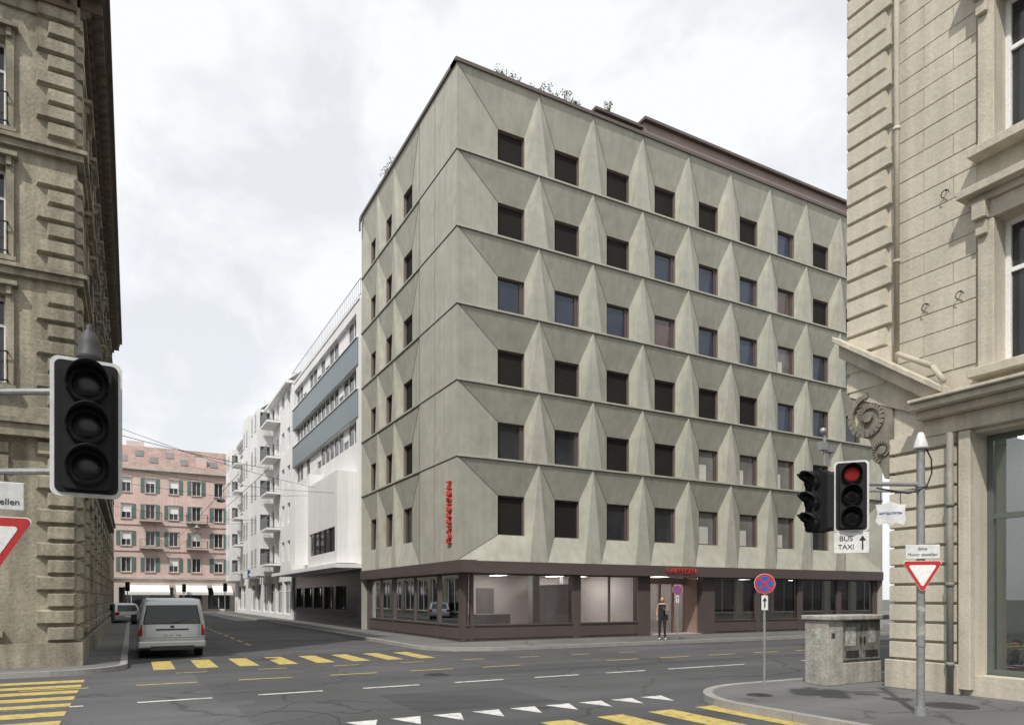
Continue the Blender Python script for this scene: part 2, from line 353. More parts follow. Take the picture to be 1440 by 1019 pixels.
for r in range(6):
    z0,z1=zl[5-r],zl[6-r]
    wz0=z0+.06; wz1=z0+1.58
    if r==5: wz0=4.2; wz1=5.78
    if r==0: z1=22.0
    for c in range(9):
        w0=1.95+pit*c; w1=w0+1.22; aL=0 if c==0 else 3.62+pit*(c-1); aR=LX if c==8 else 3.62+pit*c
        cell(FR,aL,aR,z0,z1,w0,w1,wz0,wz1,RD,0 if c==0 else .42,0 if c==8 else .42,K[R[r][c]])
    for c in range(3):
        w0=5.5+2.5*c; w1=w0+1.15; aL=3.9 if c==0 else 7.3+2.5*(c-1); aR=LY if c==2 else 7.3+2.5*c
        cell(FL,aL,aR,z0,z1,w0,w1,wz0,wz1,.26,.0 if c==0 else .35,0 if c==2 else .35,'shutter' if r<5 else 'ggrey')
    conc.poly([FL.P(0,0,z0),FL.P(3.9,0,z0),FL.P(3.9,0,z1),FL.P(0,0,z1)])
    jt.cyl(FL.P(3.9,.003,z0),FL.P(3.9,.003,z1),.011,.011,4)
    jt.cyl(FL.P(2.2,.003,z0),FL.P(2.2,.003,z1),.008,.008,4)
    if r<5:
        for F,L0 in((FR,LX),(FL,LY)):
            a0=-.03 if F is FR else 0
            fbox(conc,F,a0,L0,-.02,.03,z0-.03,z0+.04)
            fbox(jt,F,a0+.015,L0,-.02,.012,z0-.065,z0-.033)
for F,L0 in((FR,LX),(FL,LY)):
    fbox(frm,F,-.08 if F is FR else 0,L0+.05,-.45,.08,22.0,22.14)
conc.poly([(LX,0,0),(LX,LY,0),(LX,LY,22),(LX,0,22)]); conc.poly([(0,LY,0),(LX,LY,0),(LX,LY,22),(0,LY,22)])
conc.box(.7,LX-.05,.7,LY-.05,21.2,21.5); conc.box(.7,LX-.05,.7,LY-.05,2.8,3.08)
conc.build('folded_concrete_facade','conc',office); jt.build('panel_joints','joint',office); rev.build('window_reveals','bronze2',office); cur.build('curtains','curtain',office)
for k,g in gls.items(): g.build('window_'+k,k,office)
mb=MB(); mb.cyl((-.16,12.3,21.6),(-.1,12.3,21.9),.05,.09,10); mb.cyl((-.16,12.3,21.6),(-.16,12.3,21.2),.05,.05,10); mb.build('roof_drain','bronze',office)
gf=MB()
e=.35
fbox(gf,FR,-.06,LX,-.6,.06,2.66,3.128); fbox(gf,FL,-.54,LY+.05,-.6,.058,2.663,3.125)
g1=MB(); g2=MB()
def bigpane(F,a0,a1,g,n=1):
    fbox(gf,F,a0,a1,-e-.12,-e,0,.1)
    fbox(gf,F,a0,a1,-e-.1,-e+.03,.1,.6); fbox(gf,F,a0,a1,-e-.08,-e+.07,.6,.66); fbox(gf,F,a0,a1,-e-.08,-e+.03,2.6,2.66)
    g.poly([F.P(a0,-e-.04,.66),F.P(a1,-e-.04,.66),F.P(a1,-e-.04,2.6),F.P(a0,-e-.04,2.6)])
    for k in range(1,n): c=a0+(a1-a0)*k/n; fbox(gf,F,c-.03,c+.03,-e-.09,-e+.02,.66,2.6)
def pier(F,a0,a1): fbox(gf,F,a0,a1,-e-.3,-e+.05,0,2.66)
pier(FR,.35,.5); fbox(gf,FR,.72,.84,-e-.12,-e+.04,0,2.66); bigpane(FR,.5,.72,g1); bigpane(FR,.84,5.45,g1); pier(FR,5.45,5.85); bigpane(FR,5.85,8.9,g1,2); pier(FR,8.9,9.6); pier(FR,12.75,13.5)
x=13.5
for i in range(4): bigpane(FR,x,x+2.75,g2,1); pier(FR,x+2.75,x+3.07); x+=3.07
fbox(gf,FL,.36,.5,-e-.3,-e+.048,0,2.655)
bigpane(FL,.5,2.6,g1); pier(FL,2.6,2.72); bigpane(FL,2.72,8.2,g1,2); pier(FL,8.2,8.4); bigpane(FL,8.4,12.1,g1,2); pier(FL,12.1,12.5)
ent=MB(); entg=MB()
fbox(ent,FR,9.6,12.75,-1.62,-1.5,2.35,2.66)
for a in(9.6,10.35,11.15,11.95,12.67): fbox(ent,FR,a,a+.09,-1.6,-1.5,0,2.35)
entg.poly([FR.P(9.6,-1.56,0),FR.P(12.7,-1.56,0),FR.P(12.7,-1.56,2.35),FR.P(9.6,-1.56,2.35)])
fbox(ent,FR,9.602,9.66,-1.5,-.66,0,2.66); fbox(ent,FR,12.69,12.748,-1.5,-.66,0,2.66)
for a in(11.05,11.27): ent.cyl(FR.P(a,-1.44,.8),FR.P(a,-1.44,1.6),.015,.015,8)
ent.build('entrance_doors','brass',office); entg.build('entrance_glass','clear2',office)
gf.build('shopfront_frames','bronze',office); g1.build('shop_glazing','clear',office); g2.build('shop_glazing_reflective','clear2',office)
frm.build('window_frames','bronze',office)
inn=MB(); inn.box(2.6,9.0,5.0,5.1,.042,2.7); inn.box(9.0,9.1,.7,5.1,.042,2.7); inn.box(12.9,13.0,1.8,9,.042,2.7); inn.box(.72,12,5.2,12.4,2.74,2.79); inn.box(.72,LX-.1,.72,5.18,2.72,2.78)
inn.box(13.1,25.5,6.5,6.6,.042,2.7); inn.box(9.2,12.8,5,5.1,.042,2.7); inn.box(4.0,4.1,5.12,12.2,.042,2.7)
inn.build('interior_walls','inwhite',office)
fl=MB(); fl.box(.4,LX-.1,.4,LY-.1,.004,.04); fl.build('interior_floor','infloor',office)
col=MB(); col.box(4.6,4.95,2.2,2.6,.042,2.715); col.box(1.9,3.6,2.4,3.1,.042,1.0); col.box(15,16.5,2,2.8,.042,1.1); col.box(19,19.3,2,2.3,.042,2.7); col.box(2.2,2.5,7,7.3,.042,2.7); col.box(7.0,7.3,3.5,3.8,.042,2.715); col.box(6.1,6.2,1.6,4.9,.042,2.3); col.box(3.2,4.1,4.94,4.995,.042,2.15); col.box(7.9,8.7,4.94,4.995,.042,2.15)
for y in(5.6,6.6,9,10): col.box(1.6,2.2,y,y+.5,.042,1.3)
col.build('interior_furniture','ingrey',office,.01)
lp=MB()
for x in(1.6,3.6,6.6,7.9,10.3,11.6): lp.box(x,x+.3,1.6,4.4,2.70,2.716)
for x in(1.5,): lp.box(x,x+1.0,5.9,11.5,2.72,2.736)
for x in(15,19,23): lp.box(x,x+.15,2.0,4.0,2.70,2.716)
lp.build('ceiling_lamps','lamp',office)
at=MB(); at.box(8.5,9.3,.7,6,21.5,23.05); at.box(9.45,LX,.55,8,21.5,23.12); at.box(6.8,9.45,.62,7,21.5,22.73)
at.build('attic_storey','bronze2',office); at=MB(); at.box(9.35,LX+.1,.35,8.2,23.122,23.25); at.box(6.7,9.348,.42,7.2,22.732,22.85); at.build('attic_roof_edge','bronze',office)
text('RAIFFEISEN',(-.06,.62,5.0),(math.radians(90),math.radians(-90),math.radians(-90)),.5,'signred',office,'vertical_letters',.05)
text('RAIFFEISEN',(11.1,-.09,2.9),(math.radians(90),0,0),.36,'signred',office,'entrance_letters',.02)

def bush(name,clumps,n,ls):
    e=empty(name); lf=MB(); br=MB()
    for (c,r) in clumps:
        c=Vector(c)
        for _ in range(6): 
            q=c+Vector((random.uniform(-1,1),random.uniform(-1,1),random.uniform(.2,1.3)))*r; br.cyl(c-Vector((0,0,r)),q,.02,.006,5)
            for _k in range(n//8):
                p=q+Vector((random.gauss(0,1),random.gauss(0,1),random.gauss(0,1)))*r*.22
                a=Vector((random.uniform(-1,1),random.uniform(-1,1),random.uniform(-1,1))).normalized()*ls; b=a.orthogonal().normalized()*ls*.5
                b.rotate(Matrix.Rotation(random.random()*6,3,a)); lf.poly([p-a,p-b,p+a,p+b])
        for _ in range(n//3):
            v=Vector((random.gauss(0,1),random.gauss(0,1),random.gauss(0,1))).normalized()*r*random.random()**.5; p=c+v
            a=Vector((random.uniform(-1,1),random.uniform(-1,1),random.uniform(-1,1))).normalized()*ls; b=a.orthogonal().normalized()*ls*.5
            b.rotate(Matrix.Rotation(random.random()*6,3,a)); lf.poly([p-a,p-b,p+a,p+b])
    lf.build('leaves','leaf',e); br.build('branches','bark',e)
bush('roof_shrub',[((1.6,.6,22.35),.3),((2.3,.65,22.5),.45),((3.0,.7,22.4),.35),((3.9,.7,22.4),.3),((4.6,.7,22.45),.38),((5.3,.75,22.6),.4),((5.9,.8,22.5),.28)],150,.05)
bush('roof_shrub',[((7.4,.45,22.95),.2)],90,.045)
bush('roof_shrub',[((.4,8.4,22.3),.45),((.4,9.4,22.55),.6),((.4,7.4,22.25),.35),((.4,10.3,22.25),.4)],140,.055)

# ------------------------------------------------------------------ left corner stone house
lh=empty('stone_corner_house')
x0=-12.05; y0=-3.57; HL=17.0
FS=Fr((x0,y0,0),(0,1,0),(1,0,0))
FF=Fr((x0,y0,0),(-1,0,0),(0,-1,0))
w=MB(); bl=MB(); tr=MB(); gl=MB(); fr=MB(); ir=MB()
sw=[];fw=[]
for z in(13.1,10.0,6.9):
    for k in range(9): sw.append((2.2+2.9*k,3.35+2.9*k,z,z+2.1))
    for k in range(4): fw.append((1.45+2.8*k,2.6+2.8*k,z,z+2.1))
for k in range(9): sw.append((2.0+2.9*k,3.6+2.9*k,.9,4.6))
for k in range(4): fw.append((1.6+2.8*k,2.9+2.8*k,.9,4.4))
grid_wall(w,FS,0,28,0,HL,sw,.28); grid_wall(w,FF,0,12,0,HL,fw,.28)
w.poly([(x0,y0,HL),(x0,y0+28,HL),(x0-12,y0+28,HL),(x0-12,y0,HL)])
w.poly([(x0,y0+28,0),(x0-12,y0+28,0),(x0-12,y0+28,HL),(x0,y0+28,HL)]); w.poly([(x0-12,y0,0),(x0-12,y0+28,0),(x0-12,y0+28,HL),(x0-12,y0,HL)])
for F,W,L0 in((FS,sw,28),(FF,fw,12)):
    for q in W: window(fr,gl,F,*q,.28,fw=.07,trans=.68)
    ops=[(q[0]-.2,q[1]+.2,q[2]-.25,q[3]+.35) for q in W]
    z=.6;i=0
    while z<16.0:
        wd=.85 if i%2 else .62
        if not any(abs(z+.2-c)<.3 for c in(5.75,9.6,12.7)):
            fbox(bl,F,0.0,wd,.002,.13+random.uniform(-.012,.012),z+.02,z+.395,.05)
        z+=.415;i+=1
    ashlar(bl,F,1.35,L0,.6,5.5,.415,1.1,.08,ops,.035)
    if F is FS: ashlar(bl,F,1.35,L0,5.95,16,.415,.9,.05,ops,.025)
    fbox(tr,F,-.14 if F is FS else 0.0,L0,0,.14,0,.58)
    for z,h,d in((5.6,.3,.3),(5.9,.12,.38),(9.5,.16,.16),(9.66,.1,.24),(12.6,.16,.16),(12.76,.1,.24),(16.0,.5,.08)):
        fbox(tr,F,-d if F is FS else 0,L0,.002,d,z,z+h-.004)
    for q in W:
        l,r,b,t=q; 
        if b>2:
            fbox(tr,F,l-.17,l-.002,.002,.09,b-.1,t); fbox(tr,F,r+.002,r+.17,.002,.09,b-.1,t); fbox(tr,F,l-.17,r+.17,.002,.1,t+.002,t+.2); fbox(tr,F,l-.25,r+.25,.002,.25,t+.2,t+.3); fbox(tr,F,l-.22,r+.22,.002,.2,b-.2,b-.102)
            for s in(l-.12,r+.02): fbox(tr,F,s,s+.1,.002,.18,t+.0,t+.2)
            railing(ir,F,l-.05,r+.05,.02,.2,b-.05,.75,.12)
        else:
            fbox(tr,F,l-.12,r+.12,.002,.11,t+.002,t+.3); fbox(tr,F,l-.1,r+.1,.002,.16,b-.15,b)
cr=MB()
for F,L0 in((FS,28),(FF,12)):
    fbox(cr,F,-.64 if F is FS else 0,L0,.002,.6,16.92,17.06); fbox(cr,F,-.75 if F is FS else 0,L0,.3,.72,17.06,17.3)
    a=.1
    while a<L0: fbox(cr,F,a,a+.16,.082,.56,16.62,16.918); fbox(cr,F,a+.02,a+.14,.08,.3,16.45,16.62); a+=.46
    fbox(cr,F,0,L0,.082,.2,16.3,16.44)
rf=MB(); rf.hexa([(x0+.7,y0-.7,17.3),(x0+.7,y0+28,17.3),(x0-12,y0+28,17.3),(x0-12,y0-.7,17.3),(x0-2.2,y0+2,19.6),(x0-2.2,y0+28,19.6),(x0-10,y0+28,19.6),(x0-10,y0+2,19.6)])
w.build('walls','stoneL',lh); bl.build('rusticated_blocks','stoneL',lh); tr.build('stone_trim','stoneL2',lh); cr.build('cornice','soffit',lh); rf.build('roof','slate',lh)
gl.build('window_glass','ggrey',lh); fr.build('window_frames','white2',lh); ir.build('balcony_rails','iron',lh)
def simple_building(name,F,L0,depth,H,wins,wm,gm,fm,rec=.2,roof='slate',mull=1,trim=None,topd=.25):
    e=empty(name); w=MB();g=MB();f=MB();t=MB()
    grid_wall(w,F,0,L0,0,H,wins,rec)
    P=F.P
    w.poly([P(0,0,0),P(0,-depth,0),P(0,-depth,H),P(0,0,H)]);w.poly([P(L0,0,0),P(L0,-depth,0),P(L0,-depth,H),P(L0,0,H)]);w.poly([P(0,-depth,0),P(L0,-depth,0),P(L0,-depth,H),P(0,-depth,H)])
    w.poly([P(0,0,H),P(L0,0,H),P(L0,-depth,H),P(0,-depth,H)])
    for q in wins: window(f,g,F,*q[:4],rec,mull=mull); fbox(t,F,q[0]-.06,q[1]+.06,.003,.1,q[2]-.1,q[2]-.003)
    if topd: fbox(t,F,0,L0,-.3,topd,H+.003,H+.22)
    w.build('walls',wm,e);g.build('window_glass',gm,e);f.build('window_frames',fm,e);t.build('sills_and_eaves',trim or wm,e)
    return e
F=Fr((-12.5,24.6,0),(0,1,0),(1,0,0))
simple_building('town_house',F,38,12,14.2,[(1+2.4*k,2.2+2.4*k,z,z+1.6) for k in range(15) for z in(11.6,8.7,5.8)]+[(1+3.6*k,3.8+3.6*k,.5,3.4) for k in range(10)],'stoneL2','ggrey','white2')
F=Fr((14.2,-16.2,0),(1,0,0),(0,1,0))
simple_building('town_house',F,50,12,15,[(1+2.7*k,2.3+2.7*k,z,z+1.8) for k in range(18) for z in(11.6,8.6,5.6)]+[(1+3.6*k,3.8+3.6*k,.5,3.4) for k in range(13)],'stoneR','ggrey','white2')

# ------------------------------------------------------------------ white modern building
wb=empty('white_office_building')
F=Fr((0,12.52,0),(0,1,0),(-1,0,0)); L0=18.5; HW=17.85
w=MB();g=MB();f=MB();s=MB();k2=MB();t=MB()
wins=[(1.0,17.6,z,z+1.4) for z in(15.9,13.1,10.2)]
wn=wins+[(9.2+1.15*k,10.1+1.15*k,4.1,9.2) for k in range(3)]+[(13.2+1.5*k,14.2+1.5*k,5.2,6.6) for k in range(3)]+[(13.2+1.5*k,14.2+1.5*k,7.9,9.2) for k in range(3)]
grid_wall(w,F,0,L0,3.3,HW,wn,.25)
for q in wn:
    n=max(1,round((q[1]-q[0])/1.1)) ; window(f,g,F,*q,.25,mull=n-1 if n>1 else 0, trans=0 if q[3]-q[2]<2 else .6)
    if q[1]-q[0]>5:
        a=q[0]+.1
        while a<q[1]-1.2:
            if random.random()<.5: fbox(t,F,a,a+1.0,-.24,-.2,q[3]-random.choice([.5,.8,1.3]),q[3]-.07)
            a+=1.107
for z in(14.38,11.55): fbox(s,F,.6,18,.003,.06,z,z+1.45)
fbox(t,F,.6,18,.003,.12,15.855,15.898);fbox(t,F,.6,18,.003,.12,13.05,13.095)
fbox(w,F,.9,7.9,.01,1.1,5.6,8.6); fbox(w,F,.9,7.9,.01,1.1,3.6,4.25); fbox(w,F,.9,1.3,.01,1.1,4.25,5.6); fbox(w,F,7.5,7.9,.01,1.1,4.25,5.6)
g.poly([F.P(1.3,1.02,4.25),F.P(7.5,1.02,4.25),F.P(7.5,1.02,5.6),F.P(1.3,1.02,5.6)])
for a in(2.5,3.75,5,6.25): fbox(k2,F,a,a+.06,1.03,1.08,4.25,5.6)
w.poly([F.P(0,0,HW),F.P(L0,0,HW),F.P(L0,-12,HW),F.P(0,-12,HW)]);w.poly([F.P(0,0,0),F.P(0,-12,0),F.P(0,-12,HW),F.P(0,0,HW)]);w.poly([F.P(L0,0,0),F.P(L0,-12,0),F.P(L0,-12,HW),F.P(L0,0,HW)])
fbox(w,F,0,L0,.0,1.5,3.3,3.52)
bk=MB(); gw=[(3.6+2.9*k,5.9+2.9*k,1.0,2.4) for k in range(5)]
grid_wall(bk,F,0,L0,0,3.3,gw,.15,-.15)
for q in gw: window(k2,g,F,*q,.15,-.15,mull=2)
ashlar(bk,F,0,L0,.02,3.25,.16,.42,-.135,gw,.004,.006,-.148)
fbox(t,F,.3,17.8,-.02,.05,HW,HW+.15)
rl=MB(); railing(rl,F,.2,18.3,-3,.0,HW+.15,.9,.4)
for a in(8.6,12.9): fbox(t,F,a,a+.25,.01,.9,4.0,9.6)
w.build('walls','white',wb);g.build('glass','ggrey',wb);f.build('frames','white2',wb);s.build('spandrels','spandrel',wb);k2.build('dark_frames','iron',wb);bk.build('black_tiled_base','black',wb);t.build('fins_and_rails','white2',wb);rl.build('roof_railing','galv',wb)
def apartment(name,ys,L0,H,bays,bals,seed):
    e=empty(name); F=Fr((0,ys,0),(0,1,0),(-1,0,0)); w=MB();g=MB();f=MB();r=MB();d=MB();t=MB()
    wins=[]
    n=int(L0/2.3)
    for z in [4.6+2.95*i for i in range(5)]:
        for k in range(n):
            wins.append((.7+2.3*k,1.8+2.3*k,z,z+1.6))
    gr=[(.5+3.4*k,3.3+3.4*k,.4,3.0) for k in range(int(L0/3.5))]
    grid_wall(w,F,0,L0,0,H,wins+gr,.2)
    for q in wins+gr: window(f,g,F,*q,.2,mull=1,trans=.7)
    for (a0,a1,z0,z1,dd) in bays:
        fbox(w,F,a0,a1,.01,dd,z0,z1); 
        z=z0+.9
        while z+1.5<z1:
            for k in range(2):
                c=a0+(a1-a0)*(k+.5)/2; 
                g.poly([F.P(c-.45,dd+.004,z),F.P(c+.45,dd+.004,z),F.P(c+.45,dd+.004,z+1.45),F.P(c-.45,dd+.004,z+1.45)]); fbox(f,F,c-.5,c+.5,dd+.005,dd+.05,z-.06,z); fbox(f,F,c-.03,c+.03,dd+.006,dd+.03,z,z+1.45)
            g.poly([F.P(a0-.004,.25,z),F.P(a0-.004,dd-.25,z),F.P(a0-.004,dd-.25,z+1.45),F.P(a0-.004,.25,z+1.45)])
            z+=2.95
    for (a0,a1,dd) in bals:
        for z in [4.5+2.95*i for i in range(5)]:
            fbox(t,F,a0,a1,.01,dd,z-.15,z); railing(r,F,a0+.04,a1-.04,.03,dd-.05,z,.95,.14)
    P=F.P
    w.poly([P(0,0,0),P(0,-12,0),P(0,-12,H),P(0,0,H)]); w.poly([P(L0,0,0),P(L0,-12,0),P(L0,-12,H),P(L0,0,H)])
    fbox(t,F,-.05,L0,-.4,.45,H,H+.2)
    d.hexa([P(0,.3,H+.2),P(L0,.3,H+.2),P(L0,-12,H+.2),P(0,-12,H+.2),P(0,-2.2,H+2.2),P(L0,-2.2,H+2.2),P(L0,-9,H+2.2),P(0,-9,H+2.2)])
    w.build('walls','white',e);g.build('glass','ggrey',e);f.build('frames','white2',e);r.build('balcony_railings','galv',e);t.build('balcony_slabs_and_eaves','white2',e);d.build('roof','slate',e)
    return e
apartment('white_apartment_house',31.05,14,18.2,[(8.2,12.2,3.6,18.0,1.3)],[(4.6,7.9,1.1)],1)
apartment('white_apartment_house',45.1,10,19.2,[(1.0,4.5,3.6,19,1.1)],[(5,8,1.0)],2)
apartment('white_apartment_house',55.15,9.5,18.6,[(5,8.6,3.6,18.4,1.1)],[(1.2,4.4,1.0)],3)
e=empty('shop_sign'); mb=MB(); mb.box(-1.3,-.1,44.9,45.05,3.6,4.3); mb.build('blue_panel','blue',e,.02); mb=MB(); mb.box(-1.2,-.15,44.88,44.899,3.75,3.95); mb.build('lettering','white2',e)
e=empty('shop_sign'); mb=MB(); mb.box(-1.2,-.1,40.1,40.25,3.5,4.0); mb.build('yellow_panel','yellow',e,.02); mb=MB(); mb.box(-1.1,-.3,40.08,40.099,3.65,3.8); mb.build('lettering','txt',e)

# ------------------------------------------------------------------ pink building closing the street
pk=empty('pink_apartment_building')
F=Fr((-26,72.6,0),(1,0,0),(0,-1,0)); L0=34; H=17.6
w=MB();g=MB();f=MB();sh=MB();t=MB();r=MB();ro=MB();ba=MB()
wins=[]
for z in(14.6,11.4,8.1,4.9):
    for k in range(13): wins.append((1.1+2.6*k,2.1+2.6*k,z,z+1.75))
grid_wall(w,F,0,L0,4.0,H,wins,.2)
gr=[(.6+3.3*k,3.3+3.3*k,.2,3.0) for k in range(10)]; grid_wall(ba,F,0,L0,0,4.0,gr,.4)
for q in wins:
    window(f,g,F,*q,.2,mull=1,trans=0,fw=.05)
    l,rr,b,tt=q
    fbox(t,F,l-.1,l-.002,.002,.05,b,tt);fbox(t,F,rr+.002,rr+.1,.002,.05,b,tt);fbox(t,F,l-.14,rr+.14,.002,.1,tt+.002,tt+.14);fbox(t,F,l-.14,rr+.14,.002,.12,b-.12,b-.002)
    for a in(l-.55,rr+.12):
        if random.random()<.8: fbox(sh,F,a,a+.42,.003,.06,b,tt)
    if random.random()<.25: fbox(f,F,l,rr,-.19,-.13,tt-random.choice([.6,1.0]),tt)
for q in gr: window(f,g,F,*q,.4,mull=1)
for k in(3,6,8,11):
    for z in(8.1,11.4,4.9) if k%2 else (8.1,11.4):
        a=1.1+2.6*k; fbox(t,F,a-.7,a+1.8,.01,1.0,z-.4,z-.22); railing(r,F,a-.65,a+1.75,.05,.95,z-.22,.95,.16)
for z,d,h in((4.0,.25,.25),(H-.5,.12,.2),(H-.3,.5,.3),(10.6,.1,.12),(7.4,.1,.12)): fbox(t,F,0,L0,.003,d,z,z+h)
P=F.P
ro.hexa([P(0,.45,H),P(L0,.45,H),P(L0,-12,H),P(0,-12,H),P(0,-3.0,H+3.2),P(L0,-3.0,H+3.2),P(L0,-9,H+3.2),P(0,-9,H+3.2)])
w.poly([P(L0,0,0),P(L0,-12,0),P(L0,-12,H),P(L0,0,H)]);w.poly([P(0,0,0),P(0,-12,0),P(0,-12,H),P(0,0,H)])
sky_=MB()
for k in range(9):
    a=2+3.4*k
    for(aa,z,sl) in((a,H+1.6,1),(a+1.6,H+.7,1)):
        def q(u,zz): dd=.45-(zz-H)/3.2*3.45; return P(u,dd+.06,zz+.04)
        sky_.poly([q(aa,z),q(aa+.9,z),q(aa+.9,z+.9),q(aa,z+.9)])
    if k%3==0: fbox(w,F,a,a+1.2,-2.0,-.2,H+.3,H+1.9)
fbox(ba,F,11,12.2,-6,-5,H+2,H+5.2); fbox(ba,F,14.6,16.6,-7,-5,H+2,H+4.2)
w.build('pink_walls','pink',pk);ba.build('ground_floor_and_chimneys','pinkbase',pk);g.build('glass','ggrey',pk);f.build('frames','white2',pk);sh.build('shutters','green',pk);t.build('stone_trim','trim',pk);r.build('balcony_railings','iron',pk);ro.build('roof','tile',pk); sky_.build('skylights','glight',pk)
for a0,a1 in((14.5,19.3),(20,23.6),(24.2,26.5)):
    e=empty('awning'); mb=MB(); mb.hexa([P(a0,.02,3.2),P(a1,.02,3.2),P(a1,2.2,2.35),P(a0,2.2,2.35),P(a0,.02,3.26),P(a1,.02,3.26),P(a1,2.2,2.4),P(a0,2.2,2.4)]); fbox(mb,F,a0,a1,2.19,2.21,2.05,2.348); mb.build('cloth','awn',e)
simple_building('apartment_block',Fr((-70,-42,0),(1,0,0),(0,1,0)),52,12,15,[(1+3*k,2.3+3*k,z,z+1.7) for k in range(17) for z in(1,4.2,7.4,10.6)],'stoneL','ggrey','white2')

# ------------------------------------------------------------------ right stone building
rh=empty('sandstone_corner_house')
X=2.0
F=Fr((X,-15.1,0),(0,-1,0),(-1,0,0))
w=MB();bl=MB();tr=MB();g=MB();f=MB()
uw=[(2.72+3.1*k,4.0+3.1*k,z,z+2.5) for k in range(7) for z in(5.6,9.35,13.1)]
grid_wall(w,F,0,24,5.0,18,uw,.3)
for q in uw: window(f,g,F,*q,.3,trans=.66,fw=.08)
lw=[(2.35+3.1*k,4.9+3.1*k,.35,4.55) for k in range(7)]
grid_wall(w,F,.9,24,0,5.0,lw,.45)
w.poly([F.P(0,0,5),F.P(0,-12,5),F.P(0,-12,18),F.P(0,0,18)]); w.poly([F.P(.9,0,0),F.P(.9,-12,0),F.P(.9,-12,5),F.P(.9,0,5)]); w.poly([F.P(0,0,5),F.P(.9,0,5),F.P(.9,-12,5),F.P(0,-12,5)])
w.poly([F.P(0,0,18),F.P(24,0,18),F.P(24,-12,18),F.P(0,-12,18)]); w.poly([F.P(24,0,0),F.P(24,-12,0),F.P(24,-12,18),F.P(24,0,18)])
ops=[(q[0]-.32,q[1]+.32,q[2]-.45,q[3]+.75) for q in uw]
ashlar(bl,F,.95,24,5.75,17.2,.38,1.05,.018,ops,.005,.006,jit=.002)
z=5.8;i=0
while z<17:
    wd=.9 if i%2 else .78
    fbox(bl,F,-.07,wd,.002,.09,z+.016,z+.365,.022); z+=.38;i+=1
z=.55
while z<4.5:
    fbox(bl,F,.84,2.1,.002,.09,z+.012,z+.335,.02); 
    for k in range(6): fbox(bl,F,5.15+3.1*k,5.2+3.1*k,.002,.09,z+.012,z+.335,.0)
    z+=.35
fbox(tr,F,.8,2.16,.002,.16,0,.53)
for (z,h,d) in((4.62,.3,.12),(4.92,.14,.32),(5.06,.12,.5),(5.18,.06,.58)): fbox(tr,F,1.5,24,.003,d,z,z+h-.003)
for q in uw:
    l,r_,b,t=q
    fbox(tr,F,l-.26,l-.003,.002,.12,b,t); fbox(tr,F,r_+.003,r_+.26,.002,.12,b,t); fbox(tr,F,l-.26,r_+.26,.002,.13,t+.002,t+.3)
    fbox(tr,F,l-.38,r_+.38,.002,.2,t+.3,t+.42); fbox(tr,F,l-.48,r_+.48,.002,.38,t+.42,t+.56); fbox(tr,F,l-.34,r_+.34,.002,.3,b-.16,b-.003)
    for a in(l-.28,r_+.06): fbox(tr,F,a,a+.22,.13,.28,t+.0,t+.3); fbox(tr,F,a+.02,a+.2,.13,.2,t-.25,t)
def slab(mb,p,q,d0,d1,th):
    P=F.P; mb.hexa([P(p[0],d0,p[1]),P(q[0],d0,q[1]),P(q[0],d1,q[1]),P(p[0],d1,p[1]),P(p[0],d0,p[1]+th),P(q[0],d0,q[1]+th),P(q[0],d1,q[1]+th),P(p[0],d1,p[1]+th)])
slab(tr,(-.15,6.85),(2.0,5.3),.095,.42,.12); slab(tr,(-.1,6.55),(1.9,5.1),.095,.28,.27)
tr.poly([F.P(-.0,.07,5.75),F.P(-.0,.07,6.65),F.P(1.6,.07,5.45),F.P(1.6,.07,5.0)])
gs=MB();fs=MB()
for q in lw:
    l,r_,b,t=q; window(fs,gs,F,*q,.45,fw=.1,mull=0,trans=.66); fbox(fs,F,l,r_,-.5,-.36,b-.3,b)
    fbox(tr,F,l-.2,l-.002,.002,.14,0.1,t+.05); fbox(tr,F,r_+.002,r_+.2,.002,.14,.1,t+.05)
inr=MB(); inr.poly([F.P(1,-2.2,0),F.P(24,-2.2,0),F.P(24,-2.2,4.9),F.P(1,-2.2,4.9)]); inr.poly([F.P(1,-.5,.3),F.P(24,-.5,.3),F.P(24,-2.2,.3),F.P(1,-2.2,.3)]); inr.poly([F.P(1,-.5,4.7),F.P(24,-.5,4.7),F.P(24,-2.2,4.7),F.P(1,-2.2,4.7)]); inr.poly([F.P(1.6,-.5,0),F.P(1.6,-2.2,0),F.P(1.6,-2.2,4.7),F.P(1.6,-.5,4.7)])
inr.build('shop_interior','shopin',rh)
mb=MB(); fbox(mb,F,2.4,6,-2.19,-2.05,2.2,2.24); fbox(mb,F,2.4,6,-2.19,-2.05,1.3,1.34); 
for a in(2.6,2.9,3.25,3.7): mb.lathe(F.P(a,-2.1,1.34),[(0,0),(.05,.01),(.07,.1),(.04,.2),(.025,.28),(.035,.3)],12)
mb.build('shop_shelves','shopg',rh)
mb=MB(); fbox(mb,F,2.4,8,-1.5,-1.3,4.6,4.66); mb.build('shop_ceiling_lamp','lamp',rh)  # glowing panel added to brighten the shop behind its glass
w.build('walls','stoneR',rh);bl.build('ashlar_blocks','stoneR',rh);tr.build('mouldings','stoneR2',rh,.012,seg=1);g.build('window_glass','ggrey',rh);f.build('window_frames','white2',rh);fs.build('shop_frames','shopg',rh);gs.build('shop_glass','clear2',rh)
sc=MB()
